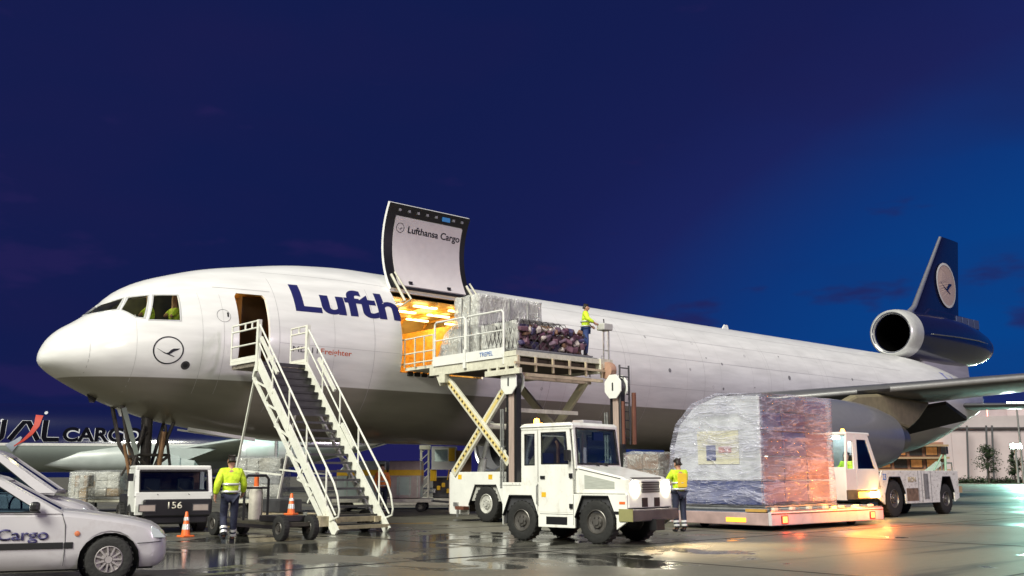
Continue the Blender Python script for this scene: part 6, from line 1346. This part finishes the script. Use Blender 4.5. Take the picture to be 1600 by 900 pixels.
for i in range(3): build('floor_slab', MB().b2((-.3, -.9, 1.9+i*1.9), (26.3, .3, 2.2+i*1.9)), pm('slab_cream', (.40, .28, .18), .6), tm)
TW_ = pm('lit_window', (.5, .25, .1), .4, emit=.12, ecol=(1, .42, .12), var=.6, scale=.9)
for k in range(10):
    for z in (.3, 2.4, 4.3):
        w_ = build('window', MB().frame([(.5+k*2.5, z), (.5+k*2.5, z+1.4), (2.5+k*2.5, z+1.4), (2.5+k*2.5, z)], [(.62+k*2.5, z+.1), (.62+k*2.5, z+1.3), (2.38+k*2.5, z+1.3), (2.38+k*2.5, z+.1)], .14, .298, 'y'), DGREY, tm)
        build('pane', MB().b2((.62+k*2.5, .22, z+.1), (2.38+k*2.5, .26, z+1.3)), TW_ if (k*7+int(z)) % 3 else DGREY, w_)
for x in (6, 16): build('wall_lamp', MB().box((x, -1.0, 5.2), (.9, .4, .4)), pm('sodium_lamp', (1, .5, .15), .4, emit=40, ecol=(1, .42, .10)), tm)
lamp('POINT', (8, -5, 5.0), 900, (1, .42, .10), .4, parent=tm)
sf = thing('far_steps', 'small green tinted aircraft steps parked near the hangar', 'boarding stairs', (118, 33, 0), R18)
build('flight', MB().bar((0, 0, .4), (3.4, 0, 2.9), .12, .5).bar((0, 1.2, .4), (3.4, 1.2, 2.9), .12, .5), pm('pale_green', (.5, .62, .55), .5), sf)
build('frame', MB().bar((3.4, 0, 2.9), (3.4, 0, 0), .14, .14).bar((3.4, 1.2, 2.9), (3.4, 1.2, 0), .14, .14).b2((3.4, 0, 2.75), (4.8, 1.2, 2.95)).bar((4.7, 0, 2.9), (4.7, 0, 0), .14, .14), GALV, sf)
# tree and hedge before the hangar
LEAF = pm('leaf_green', (.030, .055, .022), .7, var=.6, scale=1.2)
def tree(loc, h, label, seed, cw=1.7):
    t = thing('tree', label, 'tree', loc, 0, 'trees in front of the hangar'); rnd = random.Random(seed)
    mb = MB(); mb.tube([(0, 0, 0), (.05, .03, h*.3), (-.04, .05, h*.6), (.02, 0, h*.92)], [.14, .11, .07, .02], 8); tips = []
    for k in range(26):
        z = h*rnd.uniform(.22, .88); a = rnd.uniform(0, 2*PI); L_ = cw*(1.05-abs(z/h-.45)*1.3)*rnd.uniform(.5, 1.05); e = Vector((math.cos(a)*L_, math.sin(a)*L_, z+L_*rnd.uniform(.3, .7)))
        m_ = Vector((math.cos(a)*L_*.5, math.sin(a)*L_*.5, z+L_*.2)); mb.tube([(0, 0, z), m_, e], [.04, .03, .012], 5); tips += [(m_, L_*.35), (e, L_*.5)]
    tips.append((Vector((0, 0, h*.95)), .35)); build('trunk', mb, pm('bark', (.06, .05, .04), .8), t, smooth=True)
    mb = MB()
    for c, r in tips:
        for _ in range(46):
            p = c+Vector((rnd.gauss(0, r*.6), rnd.gauss(0, r*.6), rnd.gauss(0, r*.5))); s = rnd.uniform(.05, .12); M = Matrix.Rotation(rnd.uniform(0, 6.3), 3, Vector((rnd.gauss(0, 1), rnd.gauss(0, 1), rnd.gauss(0, 1))).normalized())
            mb.add([p+M @ Vector(q)*s for q in ((-1, -.6, 0), (1, -.6, .2), (1.1, .6, 0), (-.8, .7, .2))], [(0, 1, 2, 3)])
    build('crown', mb, LEAF, t); return t
tree((156.6, 40.1, 0), 6.3, 'dark bushy tree standing before the hangar wall', 3)
tree((160.5, 37.6, 0), 5.6, 'thinner sparse tree just right of the bushy one', 8, 1.1)
hd = thing('hedge', 'low dark hedge strip along the foot of the hangar', 'hedge', (150, 47.5, 0), R18); rnd = random.Random(4); mb = MB()
for _ in range(5200):
    p = Vector((rnd.uniform(-4, 34), rnd.gauss(0, .5), abs(rnd.gauss(0, .42)))); s = rnd.uniform(.08, .18); M = Matrix.Rotation(rnd.uniform(0, 6.3), 3, Vector((rnd.gauss(0, 1), rnd.gauss(0, 1), rnd.gauss(0, 1))).normalized())
    mb.add([p+M @ Vector(q)*s for q in ((-1, -.6, 0), (1, -.6, .2), (1.1, .6, 0), (-.8, .7, .2))], [(0, 1, 2, 3)])
build('foliage', mb, LEAF, hd)
for k in range(7):
    b = thing('barrier', ['leftmost', 'second', 'third', 'fourth', 'fifth', 'sixth', 'last'][k]+' dark plastic barrier counted from the left in the far right row', 'barrier', (128+k*1.25, 21.5-k*1.12, 0), R18, 'barriers at the far right'); build('block', MB().prism([(-.35, 0), (-.2, .55), (.2, .55), (.35, 0)], 0, 1.3, 'x'), DGREY, b, bevel=.04); build('stripe', MB().b2((.2, -.25, .35), (1.1, -.235, .5)), pm('dull_white', (.4, .4, .4), .6), b)
